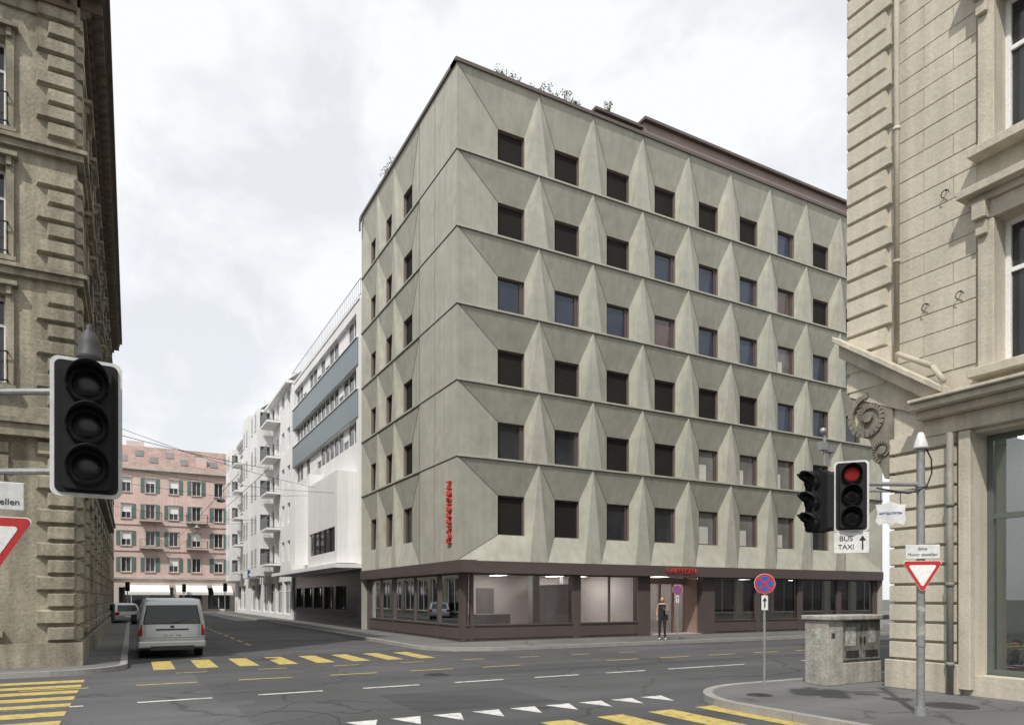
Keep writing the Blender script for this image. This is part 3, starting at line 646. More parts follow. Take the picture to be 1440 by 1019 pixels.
def scroll(c,r0,turns,wd,th,start,sgn):
    pts=[]
    n=int(22*turns)
    for k in range(n+1):
        a=start+sgn*2*math.pi*turns*k/n; r=r0*(1-.8*k/n); pts.append((c[0]+r*math.cos(a),c[1]+r*math.sin(a)))
    for (p,q) in zip(pts[:-1],pts[1:]):
        dn=Vector((q[1]-p[1],-(q[0]-p[0]))).normalized()*th
        P=F.P; sc.hexa([P(p[0],-.25,p[1]),P(q[0],-.25,q[1]),P(q[0],wd,q[1]),P(p[0],wd,p[1]),P(p[0]+dn[0],-.25,p[1]+dn[1]),P(q[0]+dn[0],-.25,q[1]+dn[1]),P(q[0]+dn[0],wd,q[1]+dn[1]),P(p[0]+dn[0],wd,p[1]+dn[1])])
scroll((.42,5.25),.4,1.4,.1,.1,math.pi*.5,1); scroll((.72,4.55),.27,1.3,.1,.08,math.pi*1.4,-1)
P=F.P
for (p,rr_) in(((.42,5.25),.1),((.72,4.55),.08)): sc.cyl(P(p[0],-.25,p[1]),P(p[0],.13,p[1]),rr_,rr_,14)
sc.hexa([P(.1,-.2,5.5),P(.95,-.2,5.5),P(.95,.05,5.5),P(.1,.05,5.5),P(0,-.2,5.75),P(.95,-.2,5.75),P(.95,.05,5.75),P(0,.05,5.75)])
sc.hexa([P(.75,-.2,4.0),P(.9,-.2,4.0),P(.9,.06,4.0),P(.75,.06,4.0),P(.15,-.2,5.45),P(.9,-.2,5.45),P(.9,.06,5.45),P(.15,.06,5.45)])
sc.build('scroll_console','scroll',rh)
dp=MB(); dp.path([F.P(1.05,.16,18),F.P(1.05,.16,6.3),F.P(1.75,.2,5.85),F.P(2.0,.3,5.5)],.05,12)
for z in(8,10.5,13,15.5): dp.cyl(F.P(1.05,.16,z),F.P(1.05,.16,z+.06),.065,.065,12)
dp.build('downpipe_upper','stoneR2',rh,smooth=True)
dp=MB(); dp.path([F.P(2.05,.2,4.6),F.P(2.05,.2,.0)],.055,14)
for z in(.5,1.9,3.3): dp.cyl(F.P(2.05,.2,z),F.P(2.05,.2,z+.07),.072,.072,14)
dp.build('downpipe_lower','pole',rh,smooth=True)
hk=MB()
for a,z in((1.9,8.9),(1.55,7.0),(2.15,7.0)):
    pts=[F.P(a+.07*math.cos(t*math.pi/5),.09,z+.07*math.sin(t*math.pi/5)) for t in range(8)]; hk.path(pts,.009,5); hk.path([F.P(a,.03,z+.07),F.P(a,.09,z+.07)],.012,5)
hk.build('wall_hooks','iron',rh)
dl=empty('display_doll'); c=F.P(2.66,-.72,.32); mb=MB()
mb.lathe(c,[(0.0,.0),(.17,.01),(.16,.08),(.1,.22),(.06,.33),(.075,.4),(.055,.45),(.02,.47)],16); mb.build('dress','cloth',dl,smooth=True)
mb=MB(); mb.sphere(c+Vector((-.01,0,.55)),.07,(1,.9,1.15)); mb.cyl(c+Vector((-.03,.08,.4)),c+Vector((-.1,.1,.25)),.02,.015); mb.cyl(c+Vector((-.03,-.08,.4)),c+Vector((-.1,-.1,.25)),.02,.015); mb.build('head_and_arms','skin',dl,smooth=True)
mb=MB(); mb.sphere(c+Vector((.015,0,.57)),.078,(1,1,1.15)); mb.build('hair','hair',dl,smooth=True)
mb=MB(); mb.lathe(c,[(.162,.07),(.172,.09),(.15,.12),(.13,.16)],16); mb.build('sash','red',dl,smooth=True)

# ------------------------------------------------------------------ traffic signals
def signal_head(parent,loc,rz,lit=None,rim=True,h=1.02,wd=.46,name='head'):
    e=bpy.data.objects.new(name,None); COL.objects.link(e); e.parent=parent; e.location=loc; e.rotation_euler=(0,0,rz)
    def rr(w_,h_,y0,y1,m,nm,rad):
        b=MB(); pts=[]
        for(cx,cz,a0) in((w_/2-rad,h_/2-rad,0),(-w_/2+rad,h_/2-rad,90),(-w_/2+rad,-h_/2+rad,180),(w_/2-rad,-h_/2+rad,270)):
            for k in range(7): a=math.radians(a0+15*k); pts.append((cx+rad*math.cos(a),cz+rad*math.sin(a)))
        n=len(pts); b.v=[(p[0],y0,p[1]) for p in pts]+[(p[0],y1,p[1]) for p in pts]; b.f=[tuple(range(n)),tuple(range(2*n-1,n-1,-1))]+[(k,(k+1)%n,n+(k+1)%n,n+k) for k in range(n)]
        return b.build(nm,m,e)
    if rim: rr(wd,h,.0,.03,'rim','backplate_rim',.06); rr(wd-.055,h-.055,-.012,.0,'sblack','backplate',.045)
    rr(.31,h-.1,-.09,-.012 if rim else .1,'sblack','housing',.04); rr(.28,h-.14,.03 if rim else .1,.2,'sblack','rear_housing',.04)
    for i,z in enumerate((.3,0,-.3)):
        b=MB(); b.cyl((0,-.092,z),(0,-.1,z),.125,.125,28); b.cyl((0,-.09,z),(0,-.13,z),.14,.14,28,False); b.build('lens_ring','sblack',e,smooth=False)
        b=MB(); b.sphere((0,-.09,z),.105,(1,.28,1),20,10); b.build('lens','redlit' if lit==i else 'lens',e,smooth=True)
        b=MB(); n=18
        for k in range(n):
            a0=math.radians(-25+230*k/n);a1=math.radians(-25+230*(k+1)/n)
            def q(a,y,r): return (r*math.cos(a),y,z+r*math.sin(a))
            l0=-.1-.2*max(.15,math.sin(max(0,min(math.pi,a0)))**.5 if 0<a0<math.pi else .15); l1=-.1-.2*max(.15,math.sin(max(0,min(math.pi,a1)))**.5 if 0<a1<math.pi else .15)
            b.poly([q(a0,-.09,.138),q(a1,-.09,.138),q(a1,l1,.136),q(a0,l0,.136)])
        o=b.build('visor','sblack',e,smooth=True); so=o.modifiers.new('s','SOLIDIFY'); so.thickness=.008
    return e
def tri_sign(parent,loc,rz,s,name='yield_plate'):
    e=bpy.data.objects.new(name,None); COL.objects.link(e); e.parent=parent; e.location=loc; e.rotation_euler=(0,0,rz)
    def tri(s,y0,y1,m,nm,rad):
        b=MB(); pts=[]
        for(cx,cz,a0) in((s/2-rad*1.73,-rad,-30),(-s/2+rad*1.73,-rad,90),(0,-s*.866+rad*2,210)):
            for k in range(9): a=math.radians(a0+15*k); pts.append((cx+rad*math.cos(a),cz+rad*math.sin(a)))
        n=len(pts); b.v=[(p[0],y0,p[1]+s*.43) for p in pts]+[(p[0],y1,p[1]+s*.43) for p in pts]; b.f=[tuple(range(n)),tuple(range(2*n-1,n-1,-1))]+[(k,(k+1)%n,n+(k+1)%n,n+k) for k in range(n)]
        return b.build(nm,m,e)
    tri(s,0,.02,'white2','rim',.035); tri(s*.97,-.003,-.0,'red','red_border',.033); o=tri(s*.68,-.006,-.0032,'white2','white_field',.02); o.location=(0,0,.02*s)
    return e
sg=empty('traffic_light'); px,py=-.8,-18.2
mb=MB(); mb.cyl((px,py,0),(px,py,3.85),.055,.055,18); mb.cyl((px,py,0),(px,py,.12),.09,.08,18); mb.cyl((px,py,1.0),(px,py,1.04),.065,.065,16); mb.cyl((px,py,3.3),(px,py,3.36),.07,.07,16)
hd=Vector((-1.72,-17.76,0))
mb.cyl((px,py,3.34),(hd.x,hd.y,3.34),.032,.032,10); mb.cyl((px,py,3.24),(hd.x,hd.y,3.24),.02,.02,10)
mb.build('pole_and_arm','galv',sg,smooth=False)
mb=MB(); mb.lathe((px,py,3.85),[(.06,0),(.1,.0),(.1,.03),(.05,.2),(.03,.24),(0,.24)],16); mb.build('pole_cap','rim',sg,smooth=True)
mb=MB(); mb.path([(px+.03,py-.06,3.85),(px+.09,py-.1,3.7),(px+.1,py-.1,3.5),(px+.03,py-.07,3.3),(px-.2,py+.05,3.2),(px-.6,py+.28,3.28)],.01,6); mb.build('cable','sblack',sg)
mb=MB(); mb.cyl((px,py,1.15),(px,py,1.3),.0575,.0575,18,False); mb.cyl((px,py,1.5),(px,py,1.58),.0575,.0575,18,False); mb.build('stickers','poster',sg)
signal_head(sg,(hd.x-.02,hd.y,3.16),-math.radians(50),lit=0)
signal_head(sg,(-2.02,-17.42,3.1),-math.radians(95),rim=False,h=.98)
signal_head(sg,(-1.98,-17.4,3.1),math.radians(-140),rim=False,h=.98,name='rear_head')
e2=bpy.data.objects.new('bus_taxi_plate',None); COL.objects.link(e2); e2.parent=sg; e2.location=(hd.x-.02,hd.y,2.49); e2.rotation_euler=(0,0,-math.radians(50))
mb=MB(); mb.box(-.23,.23,-.012,.012,-.15,.15); mb.build('plate','rim',e2,.006)
text('BUS',(-.07,-.0135,.06),(math.radians(90),0,0),.105,'txt',e2,'text_bus'); text('TAXI',(-.07,-.0135,-.06),(math.radians(90),0,0),.095,'txt',e2,'text_taxi')
mb=MB(); mb.box(.135,.155,-.016,-.0125,-.1,.05); mb.hexa([(.1,-.016,.03),(.19,-.016,.03),(.19,-.0125,.03),(.1,-.0125,.03),(.143,-.016,.1),(.147,-.016,.1),(.147,-.0125,.1),(.143,-.0125,.1)]); mb.build('arrow','txt',e2)
mb=MB(); b0=Vector((-1.98,-17.5,3.62)); mb.cyl(b0,b0+Vector((0,0,.5)),.02,.02,8); mb.sphere(b0+Vector((-.03,0,.5)),.05); mb.box(b0.x-.1,b0.x+.02,b0.y-.04,b0.y+.04,b0.z+.22,b0.z+.34); mb.cyl(b0+Vector((.12,0,.0)),b0+Vector((.12,0,.22)),.015,.015,8); mb.box(b0.x+.06,b0.x+.18,b0.y-.05,b0.y+.05,b0.z+.2,b0.z+.3); mb.build('detectors','galv',sg)
def plate(parent,loc,rz,w_,h_,lines,ts):
    e=bpy.data.objects.new('text_plate',None); COL.objects.link(e); e.parent=parent; e.location=loc; e.rotation_euler=(0,0,rz)
    mb=MB(); mb.box(-w_/2,w_/2,-.01,.01,-h_/2,h_/2); mb.build('plate','rim',e,.006)
    for i,t in enumerate(lines): text(t,(0,-.0125,h_*.42-(i+.5)*h_*.84/len(lines)),(math.radians(90),0,0),ts,'txt',e,'lettering',.001)
ry=-math.radians(45)
ys=empty('yield_sign'); 
o=Vector((px,py,0))+Vector((math.sin(ry),-math.cos(ry),0))*.09
tri_sign(ys,(o.x,o.y,2.0),ry,.54); plate(ys,(o.x,o.y,2.36),ry,.44,.2,['Bitte','Motor abstellen'],.06)
mb=MB(); mb.cyl((px,py,1.9),(o.x,o.y,1.9),.02,.02,8); mb.cyl((px,py,2.35),(o.x,o.y,2.35),.02,.02,8); mb.build('brackets','galv',ys)
hs=empty('hanging_shop_sign'); mb=MB()
pts=[(-.2,-.12),(-.16,-.17),(-.05,-.14),(0,-.18),(.06,-.14),(.17,-.17),(.2,-.1),(.18,0),(.2,.12),(.1,.13),(0,.17),(-.1,.13),(-.2,.13),(-.17,0)]
n=len(pts); cx,cy,cz=-1.2,-18.0,2.92; ca,sa=math.cos(ry),math.sin(ry)
mb.v=[(cx+p[0]*ca+d*-sa,cy+p[0]*sa+d*ca,cz+p[1]) for d in(-.01,.01) for p in pts]; mb.f=[tuple(range(n)),tuple(range(2*n-1,n-1,-1))]+[(k,(k+1)%n,n+(k+1)%n,n+k) for k in range(n)]
mb.build('scalloped_plate','rim',hs); mb=MB()
for s_ in(-.13,.13): mb.cyl((cx+s_*ca,cy+s_*sa,cz+.12),(cx+s_*ca,cy+s_*sa,3.235),.006,.006,5)
mb.build('chains','iron',hs); text('ANTIQUITÄTEN',(cx+sa*.015,cy-ca*.015,cz),(math.radians(90),0,ry),.042,'blue',hs,'lettering')
sl=empty('traffic_light'); lx,ly=-11.77,-17.75
mb=MB(); mb.cyl((lx,ly,0),(lx,ly,4.1),.05,.05,18); mb.cyl((lx,ly,0),(lx,ly,.12),.09,.08,18); mb.cyl((lx,ly,3.25),(-11.15,-18.1,3.25),.025,.025,10); mb.cyl((lx,ly,2.65),(-11.15,-18.1,2.65),.025,.025,10); mb.build('pole_and_arms','galv',sl)
signal_head(sl,(-11.13,-18.2,2.955),math.radians(4))
signal_head(sl,(-11.1,-17.85,2.955),math.radians(178),rim=False,h=.98,name='rear_head')
mb=MB(); mb.lathe((-11.12,-18.08,3.42),[(.05,0),(.05,.06),(.085,.08),(.085,.11),(.07,.13),(.075,.2),(.05,.27),(.02,.31),(.025,.33),(0,.35)],14); mb.build('finial','plast',sl,smooth=True)
ys=empty('yield_sign'); tri_sign(ys,(lx-.02,ly-.12,2.04),math.radians(4),.62); plate(ys,(lx-.02,ly-.12,2.46),math.radians(4),.48,.21,['Bitte','Motor abstellen'],.066)
mb=MB(); mb.cyl((lx,ly,2.1),(lx-.02,ly-.11,2.1),.02,.02,8); mb.cyl((lx,ly,2.46),(lx-.02,ly-.11,2.46),.02,.02,8); mb.build('brackets','galv',ys)
def round_sign(x,y,z,r,rz,top):
    e=empty('no_stopping_sign'); mb=MB(); mb.cyl((x,y,0),(x,y,top),.026,.026,12); mb.build('post','galv',e)
    f_=Vector((math.sin(rz),-math.cos(rz),0)); c=Vector((x,y,z))+f_*.035
    for rr_,o_,m_ in((r,0,'white2'),(r*.97,.004,'red'),(r*.76,.007,'blue')):
        mb=MB(); mb.cyl(c+f_*(o_-.008),c+f_*(o_+.0),rr_,rr_,32); mb.build('disc_'+m_,m_,e)
    s_=Vector((math.cos(rz),math.sin(rz),0)); mb=MB()
    for j,sg_ in enumerate((1,-1)):
        d=(s_*sg_+Vector((0,0,1))).normalized(); n=d.cross(f_)*(r*.1); cc=c+f_*(.0085+.002*j)
        A=cc-d*r*.8; B=cc+d*r*.8; mb.poly([A+n,B+n,B-n,A-n])
    mb.build('cross','red',e)
    mb=MB(); q=c-Vector((0,0,r+.17)); mb.hexa([q-s_*.06-Vector((0,0,.14)),q+s_*.06-Vector((0,0,.14)),q+s_*.06-Vector((0,0,.14))-f_*.01,q-s_*.06-Vector((0,0,.14))-f_*.01,q-s_*.06+Vector((0,0,.14)),q+s_*.06+Vector((0,0,.14)),q+s_*.06+Vector((0,0,.14))-f_*.01,q-s_*.06+Vector((0,0,.14))-f_*.01]); mb.build('sub_plate','rim',e)
    mb=MB(); A=q+f_*.003; mb.poly([A-s_*.012-Vector((0,0,.1)),A+s_*.012-Vector((0,0,.1)),A+s_*.012+Vector((0,0,.03)),A-s_*.012+Vector((0,0,.03))]); mb.poly([A-s_*.04+Vector((0,0,.031)),A+s_*.04+Vector((0,0,.031)),A+Vector((0,0,.11))]); mb.build('arrow','txt',e)
round_sign(-.12,-14.75,1.97,.195,-math.radians(38),2.15)
round_sign(8.45,-2.75,2.02,.2,-math.radians(45),2.2)
# ------------------------------------------------------------------ electrical cabinet
cb=empty('electrical_cabinet'); mb=MB(); mb.box(.9,1.35,-15.38,-14.85,0,1.26); mb.box(1.36,2.62,-15.34,-14.87,.0,.42); mb.build('stone_body','cab',cb,.015)
mb=MB(); mb.box(1.36,2.62,-15.3,-14.9,.425,1.26); mb.build('metal_body','cabd',cb,.01)
mb=MB(); mb.box(.85,2.7,-15.46,-14.8,1.265,1.36); mb.build('lid','cab',cb,.02)
mb=MB()
for x in(1.42,2.02): mb.box(x,x+.56,-15.325,-15.302,.47,1.22)
mb.build('doors','cabd',cb,.006); mb=MB()
for x in(1.93,2.06): mb.box(x,x+.025,-15.345,-15.326,.8,.92)
for x in(1.5,2.1):
    for k in range(5): mb.box(x,x+.4,-15.332,-15.326,.52+.03*k,.535+.03*k)
mb.build('handles_and_vents','iron',cb)
mb=MB(); mb.box(1.48,1.8,-15.329,-15.3255,.75,1.12); mb.box(2.2,2.42,-15.329,-15.3255,.8,1.1); mb.box(.895,.8985,-15.22,-15.02,.8,1.1); mb.build('posters','poster',cb)
mb=MB(); mb.box(1.0,1.1,-15.386,-15.3825,.92,1.02); mb.build('warning_label','plast',cb)

# ------------------------------------------------------------------ vehicles
def car(name,loc,rz,W,prof,belt,wh,wy,paintm,tumble=.13):
    e=empty(name,loc,rz)
    xs=[-1,-.96,-.8,0,.8,.96,1]; mb=MB(); n=len(prof); H=max(p[1] for p in prof); ys=[p[0] for p in prof]; y0,y1=min(ys),max(ys)
    for sx in xs:
        for (y,z) in prof:
            k=1-(tumble*((z-belt)/(H-belt)) if z>belt else .05*max(0,(belt-z)/belt-.4))
            ax=abs(sx); ed=(.10 if ax==1 else .03 if ax>.9 else 0)
            yy=y+(ed if abs(y-y0)<.35 else -ed if abs(y-y1)<.35 else 0); zz=z-(.045 if ax==1 and z>H-.2 else .015 if ax>.9 and z>H-.2 else 0)
            mb.v.append((sx*W/2*k,yy,zz))
    m=len(xs)
    for i in range(m-1):
        for k in range(n): mb.f.append((i*n+k,i*n+(k+1)%n,(i+1)*n+(k+1)%n,(i+1)*n+k))
    mb.f.append(tuple(range(n))); mb.f.append(tuple((m-1)*n+k for k in range(n))[::-1])
    mb.build('body',paintm,e,.035,True,3)
    for yy in wy:
        for sx in(-1,1):
            t=MB(); t.cyl((sx*(W/2-.24),yy,wh),(sx*(W/2-.02),yy,wh),wh,wh,28); t.build('tyre','rubber',e,.02)
            t=MB(); t.cyl((sx*(W/2-.03),yy,wh),(sx*(W/2-.008),yy,wh),wh*.62,wh*.58,20)
            t.build('wheel_rim','chrome',e)
            t=MB(); t.cyl((sx*(W/2-.06),yy,wh+.02),(sx*(W/2-.026),yy,wh+.02),wh+.06,wh+.06,28); t.build('wheel_arch','plast',e)
    return e
vp=[(.06,.35),(.0,.45),(.0,.62),(.02,1.0),(.1,1.55),(.2,1.86),(.4,1.93),(2.6,1.95),(3.3,1.85),(4.05,1.22),(4.75,.98),(4.95,.7),(4.95,.35),(4.6,.25),(.3,.25)]
van=car('parked_van',(-9.75,-.8,-.115),0,1.84,vp,1.0,.33,(.95,4.0),'van',.14); van.scale=(1,1,.93)
mb=MB(); mb.hexa([(-.79,-.012,1.1),(.79,-.012,1.1),(.79,.1,1.1),(-.79,.1,1.1),(-.7,.135,1.72),(.7,.135,1.72),(.7,.26,1.72),(-.7,.26,1.72)]); mb.build('rear_window','cglass',van,.03)
mb=MB()
for s_ in(-1,1):
    xa=lambda z: (.92*(1-.14*max(0,(z-1))/.95)+.004)*s_
    for(y0_,y1_) in((.35,1.5),(1.58,2.75)): mb.poly([(xa(1.1),y0_,1.1),(xa(1.1),y1_,1.1),(xa(1.68),y1_-.02,1.68),(xa(1.68),y0_+.1,1.68)])
    mb.poly([(xa(1.1),2.85,1.1),(xa(1.1),4.0,1.12),(xa(1.66),3.35,1.66),(xa(1.68),2.85,1.68)])
mb.poly([(-.75,3.42,1.8),(.75,3.42,1.8),(.8,4.02,1.28),(-.8,4.02,1.28)]); mb.build('side_windows','cglass',van)
mb=MB()
for s_ in(-1,1): mb.hexa([(s_*.8,-.015,.72),(s_*.9,.03,.72),(s_*.925,.2,.72),(s_*.8,.1,.72),(s_*.8,.03,1.08),(s_*.885,.07,1.08),(s_*.9,.25,1.08),(s_*.8,.2,1.08)])
mb.build('tail_lights','tail',van,.02)
mb=MB(); mb.box(-.93,.93,-.07,.3,.33,.56); mb.build('bumper','van',van,.05); mb=MB(); mb.box(-.6,.6,-.078,-.05,.26,.4); mb.box(-.45,.45,-.014,.02,.9,.95)
mb.cyl((0,-.03,1.12),(.45,.02,1.26),.012,.008,6)
for s_ in(-1,1): mb.hexa([(s_*.93,3.45,1.12),(s_*1.12,3.45,1.12),(s_*1.12,3.55,1.12),(s_*.93,3.6,1.12),(s_*.93,3.45,1.36),(s_*1.1,3.45,1.34),(s_*1.1,3.53,1.34),(s_*.93,3.6,1.36)])
for s_ in(-1,1): mb.box(s_*.72-.02,s_*.72+.02,.5,2.9,1.955,1.985)
mb.build('trim_and_mirrors','plast',van,.01)
mb=MB(); mb.box(-.26,.26,-.028,-.005,.68,.79); mb.build('number_plate','white2',van); text('ZH 69 1946',(0,-.031,.735),(math.radians(90),0,0),.1,'txt',van,'plate_text',.001)
mb=MB(); mb.box(-.72,.72,-.008,.1,.655,.662); mb.box(-.05,.05,-.02,.02,.98,1.05); mb.box(-.735,-.729,-.01,.1,.66,1.08); mb.box(.729,.735,-.01,.1,.66,1.08)
mb.build('panel_gaps','plast',van)
cp=[(.05,.3),(0,.5),(.05,.85),(.35,1.35),(.7,1.45),(2.1,1.46),(2.9,1.0),(4.0,.85),(4.25,.6),(4.25,.3),(3.9,.2),(.3,.2)]
for (x,y,rz,pm) in((-11.0,30,math.radians(25),'van'),):
    cc=car('parked_car',(x,y,-.115),rz,1.75,cp,.88,.31,(.8,3.4),pm,.18)
    mb=MB(); mb.hexa([(-.66,.04,.92),(.66,.04,.92),(.66,.1,.92),(-.66,.1,.92),(-.58,.3,1.32),(.58,.3,1.32),(.58,.36,1.32),(-.58,.36,1.32)])
    for s_ in(-1,1): mb.poly([(s_*.875,.4,.93),(s_*.875,2.7,.95),(s_*.77,2.15,1.36),(s_*.77,.7,1.36)])
    mb.build('windows','cglass',cc); mb=MB()
    for s_ in(-1,1): mb.box(s_*.72-.12,s_*.72+.12,-.01,.1,.65,.85)
    mb.build('tail_lights','tail',cc,.02); mb=MB(); mb.box(-.25,.25,-.02,.0,.5,.6); mb.build('number_plate','white2',cc)

# ------------------------------------------------------------------ pedestrian
def skinned(name,V,E,Rd,root=0,sub=2):
    me=bpy.data.meshes.new(name); me.from_pydata(V,E,[]); o=bpy.data.objects.new(name,me); COL.objects.link(o)
    o.modifiers.new('s','SKIN'); sv=me.skin_vertices[0].data
    for i,r in enumerate(Rd): sv[i].radius=(r if isinstance(r,tuple) else (r,r)); sv[i].use_root=(i==root)
    s2=o.modifiers.new('u','SUBSURF'); s2.levels=sub; s2.render_levels=sub
    bpy.context.view_layer.update(); dg=bpy.context.evaluated_depsgraph_get(); m2=bpy.data.meshes.new_from_object(o.evaluated_get(dg)); bpy.data.objects.remove(o)
    q=bpy.data.objects.new(name,m2); COL.objects.link(q)
    for p in m2.polygons: p.use_smooth=True
    return q
ped=empty('pedestrian_woman',(8.05,-2.3,0),math.radians(-35)); ped.scale=(1.04,1.04,1.04)
V=[(0,0,.93),(0,0,1.06),(0,.01,1.24),(0,.01,1.37),(0,-.005,1.46),
   (-.15,.01,1.37),(-.2,.04,1.12),(-.2,-.04,.9),(.15,.01,1.37),(.2,.05,1.13),(.1,-.17,1.16),
   (-.085,0,.86),(-.1,-.02,.48),(-.11,.03,.09),(-.12,-.13,.035),(.085,0,.86),(.09,-.05,.48),(.1,-.03,.09),(.12,-.19,.035)]
E=[(0,1),(1,2),(2,3),(3,4),(3,5),(5,6),(6,7),(3,8),(8,9),(9,10),(0,11),(11,12),(12,13),(13,14),(0,15),(15,16),(16,17),(17,18)]
Rd=[(.14,.105),(.11,.085),(.135,.105),(.075,.06),.048,.05,.036,.025,.05,.036,.025,.085,.056,.038,.035,.085,.056,.038,.035]
b=skinned('body',V,E,Rd); b.parent=ped
for m_ in('skin','cloth'): b.data.materials.append(M[m_])
for p in b.data.polygons:
    c=p.center; p.material_index=1 if (c.z<.9 and not(abs(c.x)>.17 and c.z>.8)) or (c.z<1.38 and abs(c.x)<.145 and c.y>-.11) else 0
for sx,wr,dr in((-1,(-.2,-.04,.9),(0,-.03,-1)),(1,(.1,-.17,1.16),(-.6,-.5,.5))):
    wr=Vector(wr); dr=Vector(dr).normalized(); sd=dr.cross(Vector((0,1,.2))).normalized(); up=dr.cross(sd)
    Vh=[wr,wr+dr*.045]; Eh=[(0,1)]; Rh=[(.022,.022),(.03,.018)]
    for k,ln in zip((-1.5,-.5,.5,1.5),(.055,.066,.07,.06)):
        i=len(Vh); b_=wr+dr*.085+sd*k*.018; Vh+=[b_,b_+dr*ln*.5+up*.01,b_+dr*ln+up*.028]; Eh+=[(1,i),(i,i+1),(i+1,i+2)]; Rh+=[.0095,.008,.0065]
    i=len(Vh); Vh+=[wr+dr*.04+sd*.035,wr+dr*.075+sd*.05+up*.01]; Eh+=[(1,i),(i,i+1)]; Rh+=[.01,.008]
    h=skinned('hand',[tuple(v) for v in Vh],Eh,Rh,0,1); h.data.materials.append(M['skin']); h.parent=ped
mb=MB(); mb.sphere((0,-.015,1.565),.1,(.76,.92,1.15),18,12); mb.sphere((0,-.105,1.555),.016,(.8,1.1,1.4),8,6)
for s_ in(-1,1): mb.sphere((s_*.078,-.0,1.56),.022,(.4,.7,1.2),8,6)
mb.build('head','skin',ped,smooth=True)
mb=MB(); mb.sphere((0,.022,1.595),.105,(.84,.9,1.05),16,10); mb.sphere((0,.1,1.6),.05,(1,1,1.1)); mb.cyl((0,.12,1.6),(0,.13,1.42),.035,.012,10); mb.build('hair','hair',ped,smooth=True)
mb=MB()
for s_ in(-1,1): mb.sphere((s_*.03,-.1,1.572),.009)
mb.build('eyes','txt',ped); mb=MB(); mb.sphere((0,-.1,1.515),.016,(1.2,.5,.4),8,6); mb.build('mouth','signred',ped)
mb=MB(); mb.hexa([(.0,-.27,1.17),(.07,-.27,1.17),(.07,-.262,1.17),(0,-.262,1.17),(.0,-.24,1.3),(.07,-.24,1.3),(.07,-.232,1.3),(0,-.232,1.3)]); mb.build('phone','txt',ped)
mb=MB(); mb.path([(-.14,.02,1.4),(.05,-.13,1.15),(.17,-.06,.98)],.012,6); mb.box(.15,.22,-.1,.14,.76,.98); mb.build('shoulder_bag','cloth',ped,.01)
mb=MB()
for (x,y) in((-.118,-.06),(.115,-.11)): mb.sphere((x,y,.045),.06,(.75,1.9,.7),12,8)
mb.build('shoes','rim',ped,smooth=True)

# ------------------------------------------------------------------ overhead wires
e=empty('overhead_wires'); mb=MB()
def wire(a,b,sag,r=.012):
    a=Vector(a);b=Vector(b); pts=[a.lerp(b,k/12)-Vector((0,0,sag*4*(k/12)*(1-k/12))) for k in range(13)]; mb.path(pts,r,4)
wire((-12,12,9.6),(0,19,8.3),.3); wire((-12,20,9.0),(0,13.5,7.4),.3); wire((-12,38,8.8),(0,40,8.5),.3,.015); wire((-5.5,8,7.4),(-6.5,70,7.4),.2); wire((-6.5,10,7.4),(-7.5,70,7.4),.2); wire((-12,-1,6.6),(-5.5,8,7.4),.1)
mb.build('wires','iron',e)
for (y,z) in((22,7.9),(40,7.8)):
    e=empty('hanging_street_lamp'); mb=MB(); mb.lathe((-6,y,z-.35),[(0,0),(.2,.02),(.28,.1),(.2,.2),(.08,.26),(.03,.4)],16); mb.build('shade','galv',e,smooth=True)
    mb=MB(); mb.path([(-12,y,z+.5),(-6,y,z),(0,y,z+.5)],.012,4); mb.build('span_wire','iron',e)
for(x,y) in((-1.4,62),(-11.2,61),(-5.2,69.9)):
    e=empty('traffic_light'); mb=MB(); mb.cyl((x,y,-.1),(x,y,3.3),.06,.05,10); mb.build('pole','galv',e); signal_head(e,(x,y-.15,2.9),0)

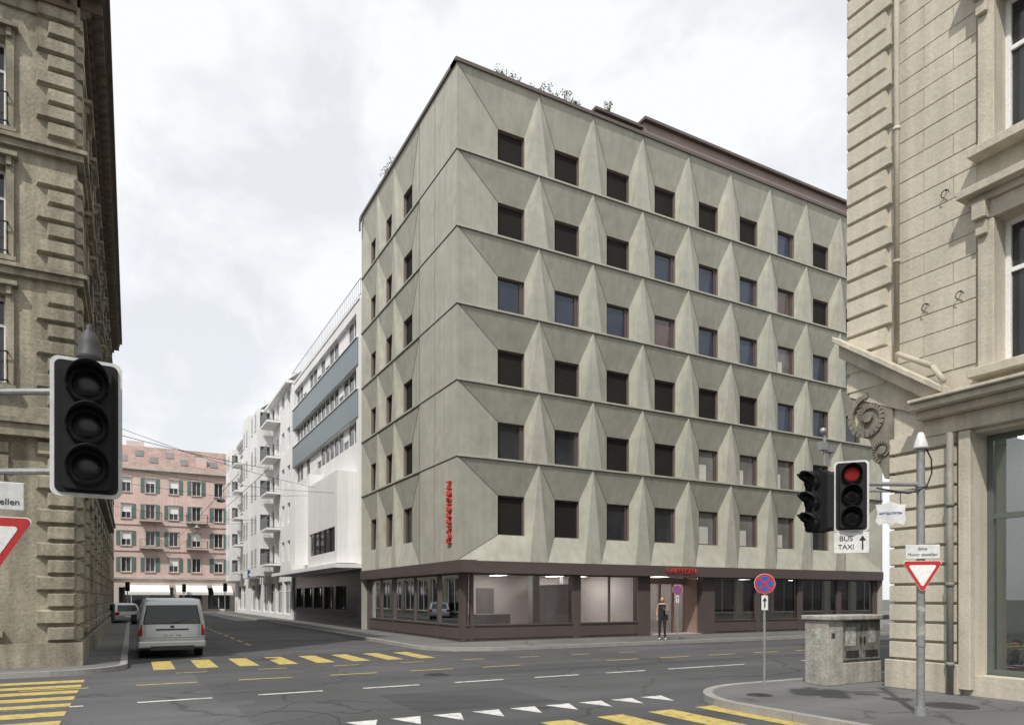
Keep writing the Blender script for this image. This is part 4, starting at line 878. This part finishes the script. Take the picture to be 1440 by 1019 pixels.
# ------------------------------------------------------------------ camera, sun, sky
cam=bpy.data.cameras.new('camera'); co=bpy.data.objects.new('camera',cam); COL.objects.link(co); S.camera=co
co.location=(-10.84,-24.26,1.7); co.rotation_euler=(math.radians(90),0,math.radians(-28.57))
cam.sensor_width=36; cam.lens=24.575; cam.shift_y=.2295; cam.clip_end=3000; cam.clip_start=.05
el=math.radians(51); sv=Vector((-.74,-.67,0)).normalized()*math.cos(el)+Vector((0,0,math.sin(el)))
sd=bpy.data.lights.new('sun','SUN'); so=bpy.data.objects.new('sun',sd); COL.objects.link(so); sd.energy=3.4; sd.angle=math.radians(1.5); sd.color=(1,.955,.89)
so.rotation_euler=sv.to_track_quat('Z','Y').to_euler()
W=bpy.data.worlds.new('World'); S.world=W; W.use_nodes=True; nt=W.node_tree; N=nt.nodes; L=nt.links
bg=N['Background']; out=N['World Output']
sk=N.new('ShaderNodeTexSky'); sk.sky_type='NISHITA'; sk.sun_disc=False; sk.sun_elevation=el; sk.sun_rotation=math.atan2(sv.x,sv.y); sk.dust_density=3; sk.ozone_density=1
L.new(sk.outputs[0],bg.inputs[0]); bg.inputs[1].default_value=.14
b2=N.new('ShaderNodeBackground'); b2.inputs[0].default_value=(.97,.985,1,1); b2.inputs[1].default_value=1.0
tc=N.new('ShaderNodeTexCoord'); mp=N.new('ShaderNodeMapping'); mp.inputs['Scale'].default_value=(2.4,2.4,3.2); mp.inputs['Location'].default_value=(1.3,.2,.9); L.new(tc.outputs['Generated'],mp.inputs[0])
n=N.new('ShaderNodeTexNoise'); n.inputs['Scale'].default_value=1.9; n.inputs['Detail'].default_value=6; n.inputs['Roughness'].default_value=.55; n.inputs['Distortion'].default_value=.2; L.new(mp.outputs[0],n.inputs['Vector'])
r=N.new('ShaderNodeMapRange'); r.inputs['From Min'].default_value=.42; r.inputs['From Max'].default_value=.54; r.inputs['To Min'].default_value=.8; r.inputs['To Max'].default_value=1.0; L.new(n.outputs['Fac'],r.inputs['Value'])
mx=N.new('ShaderNodeMixShader'); L.new(r.outputs[0],mx.inputs[0]); L.new(bg.outputs[0],mx.inputs[1]); L.new(b2.outputs[0],mx.inputs[2]); L.new(mx.outputs[0],out.inputs[0])
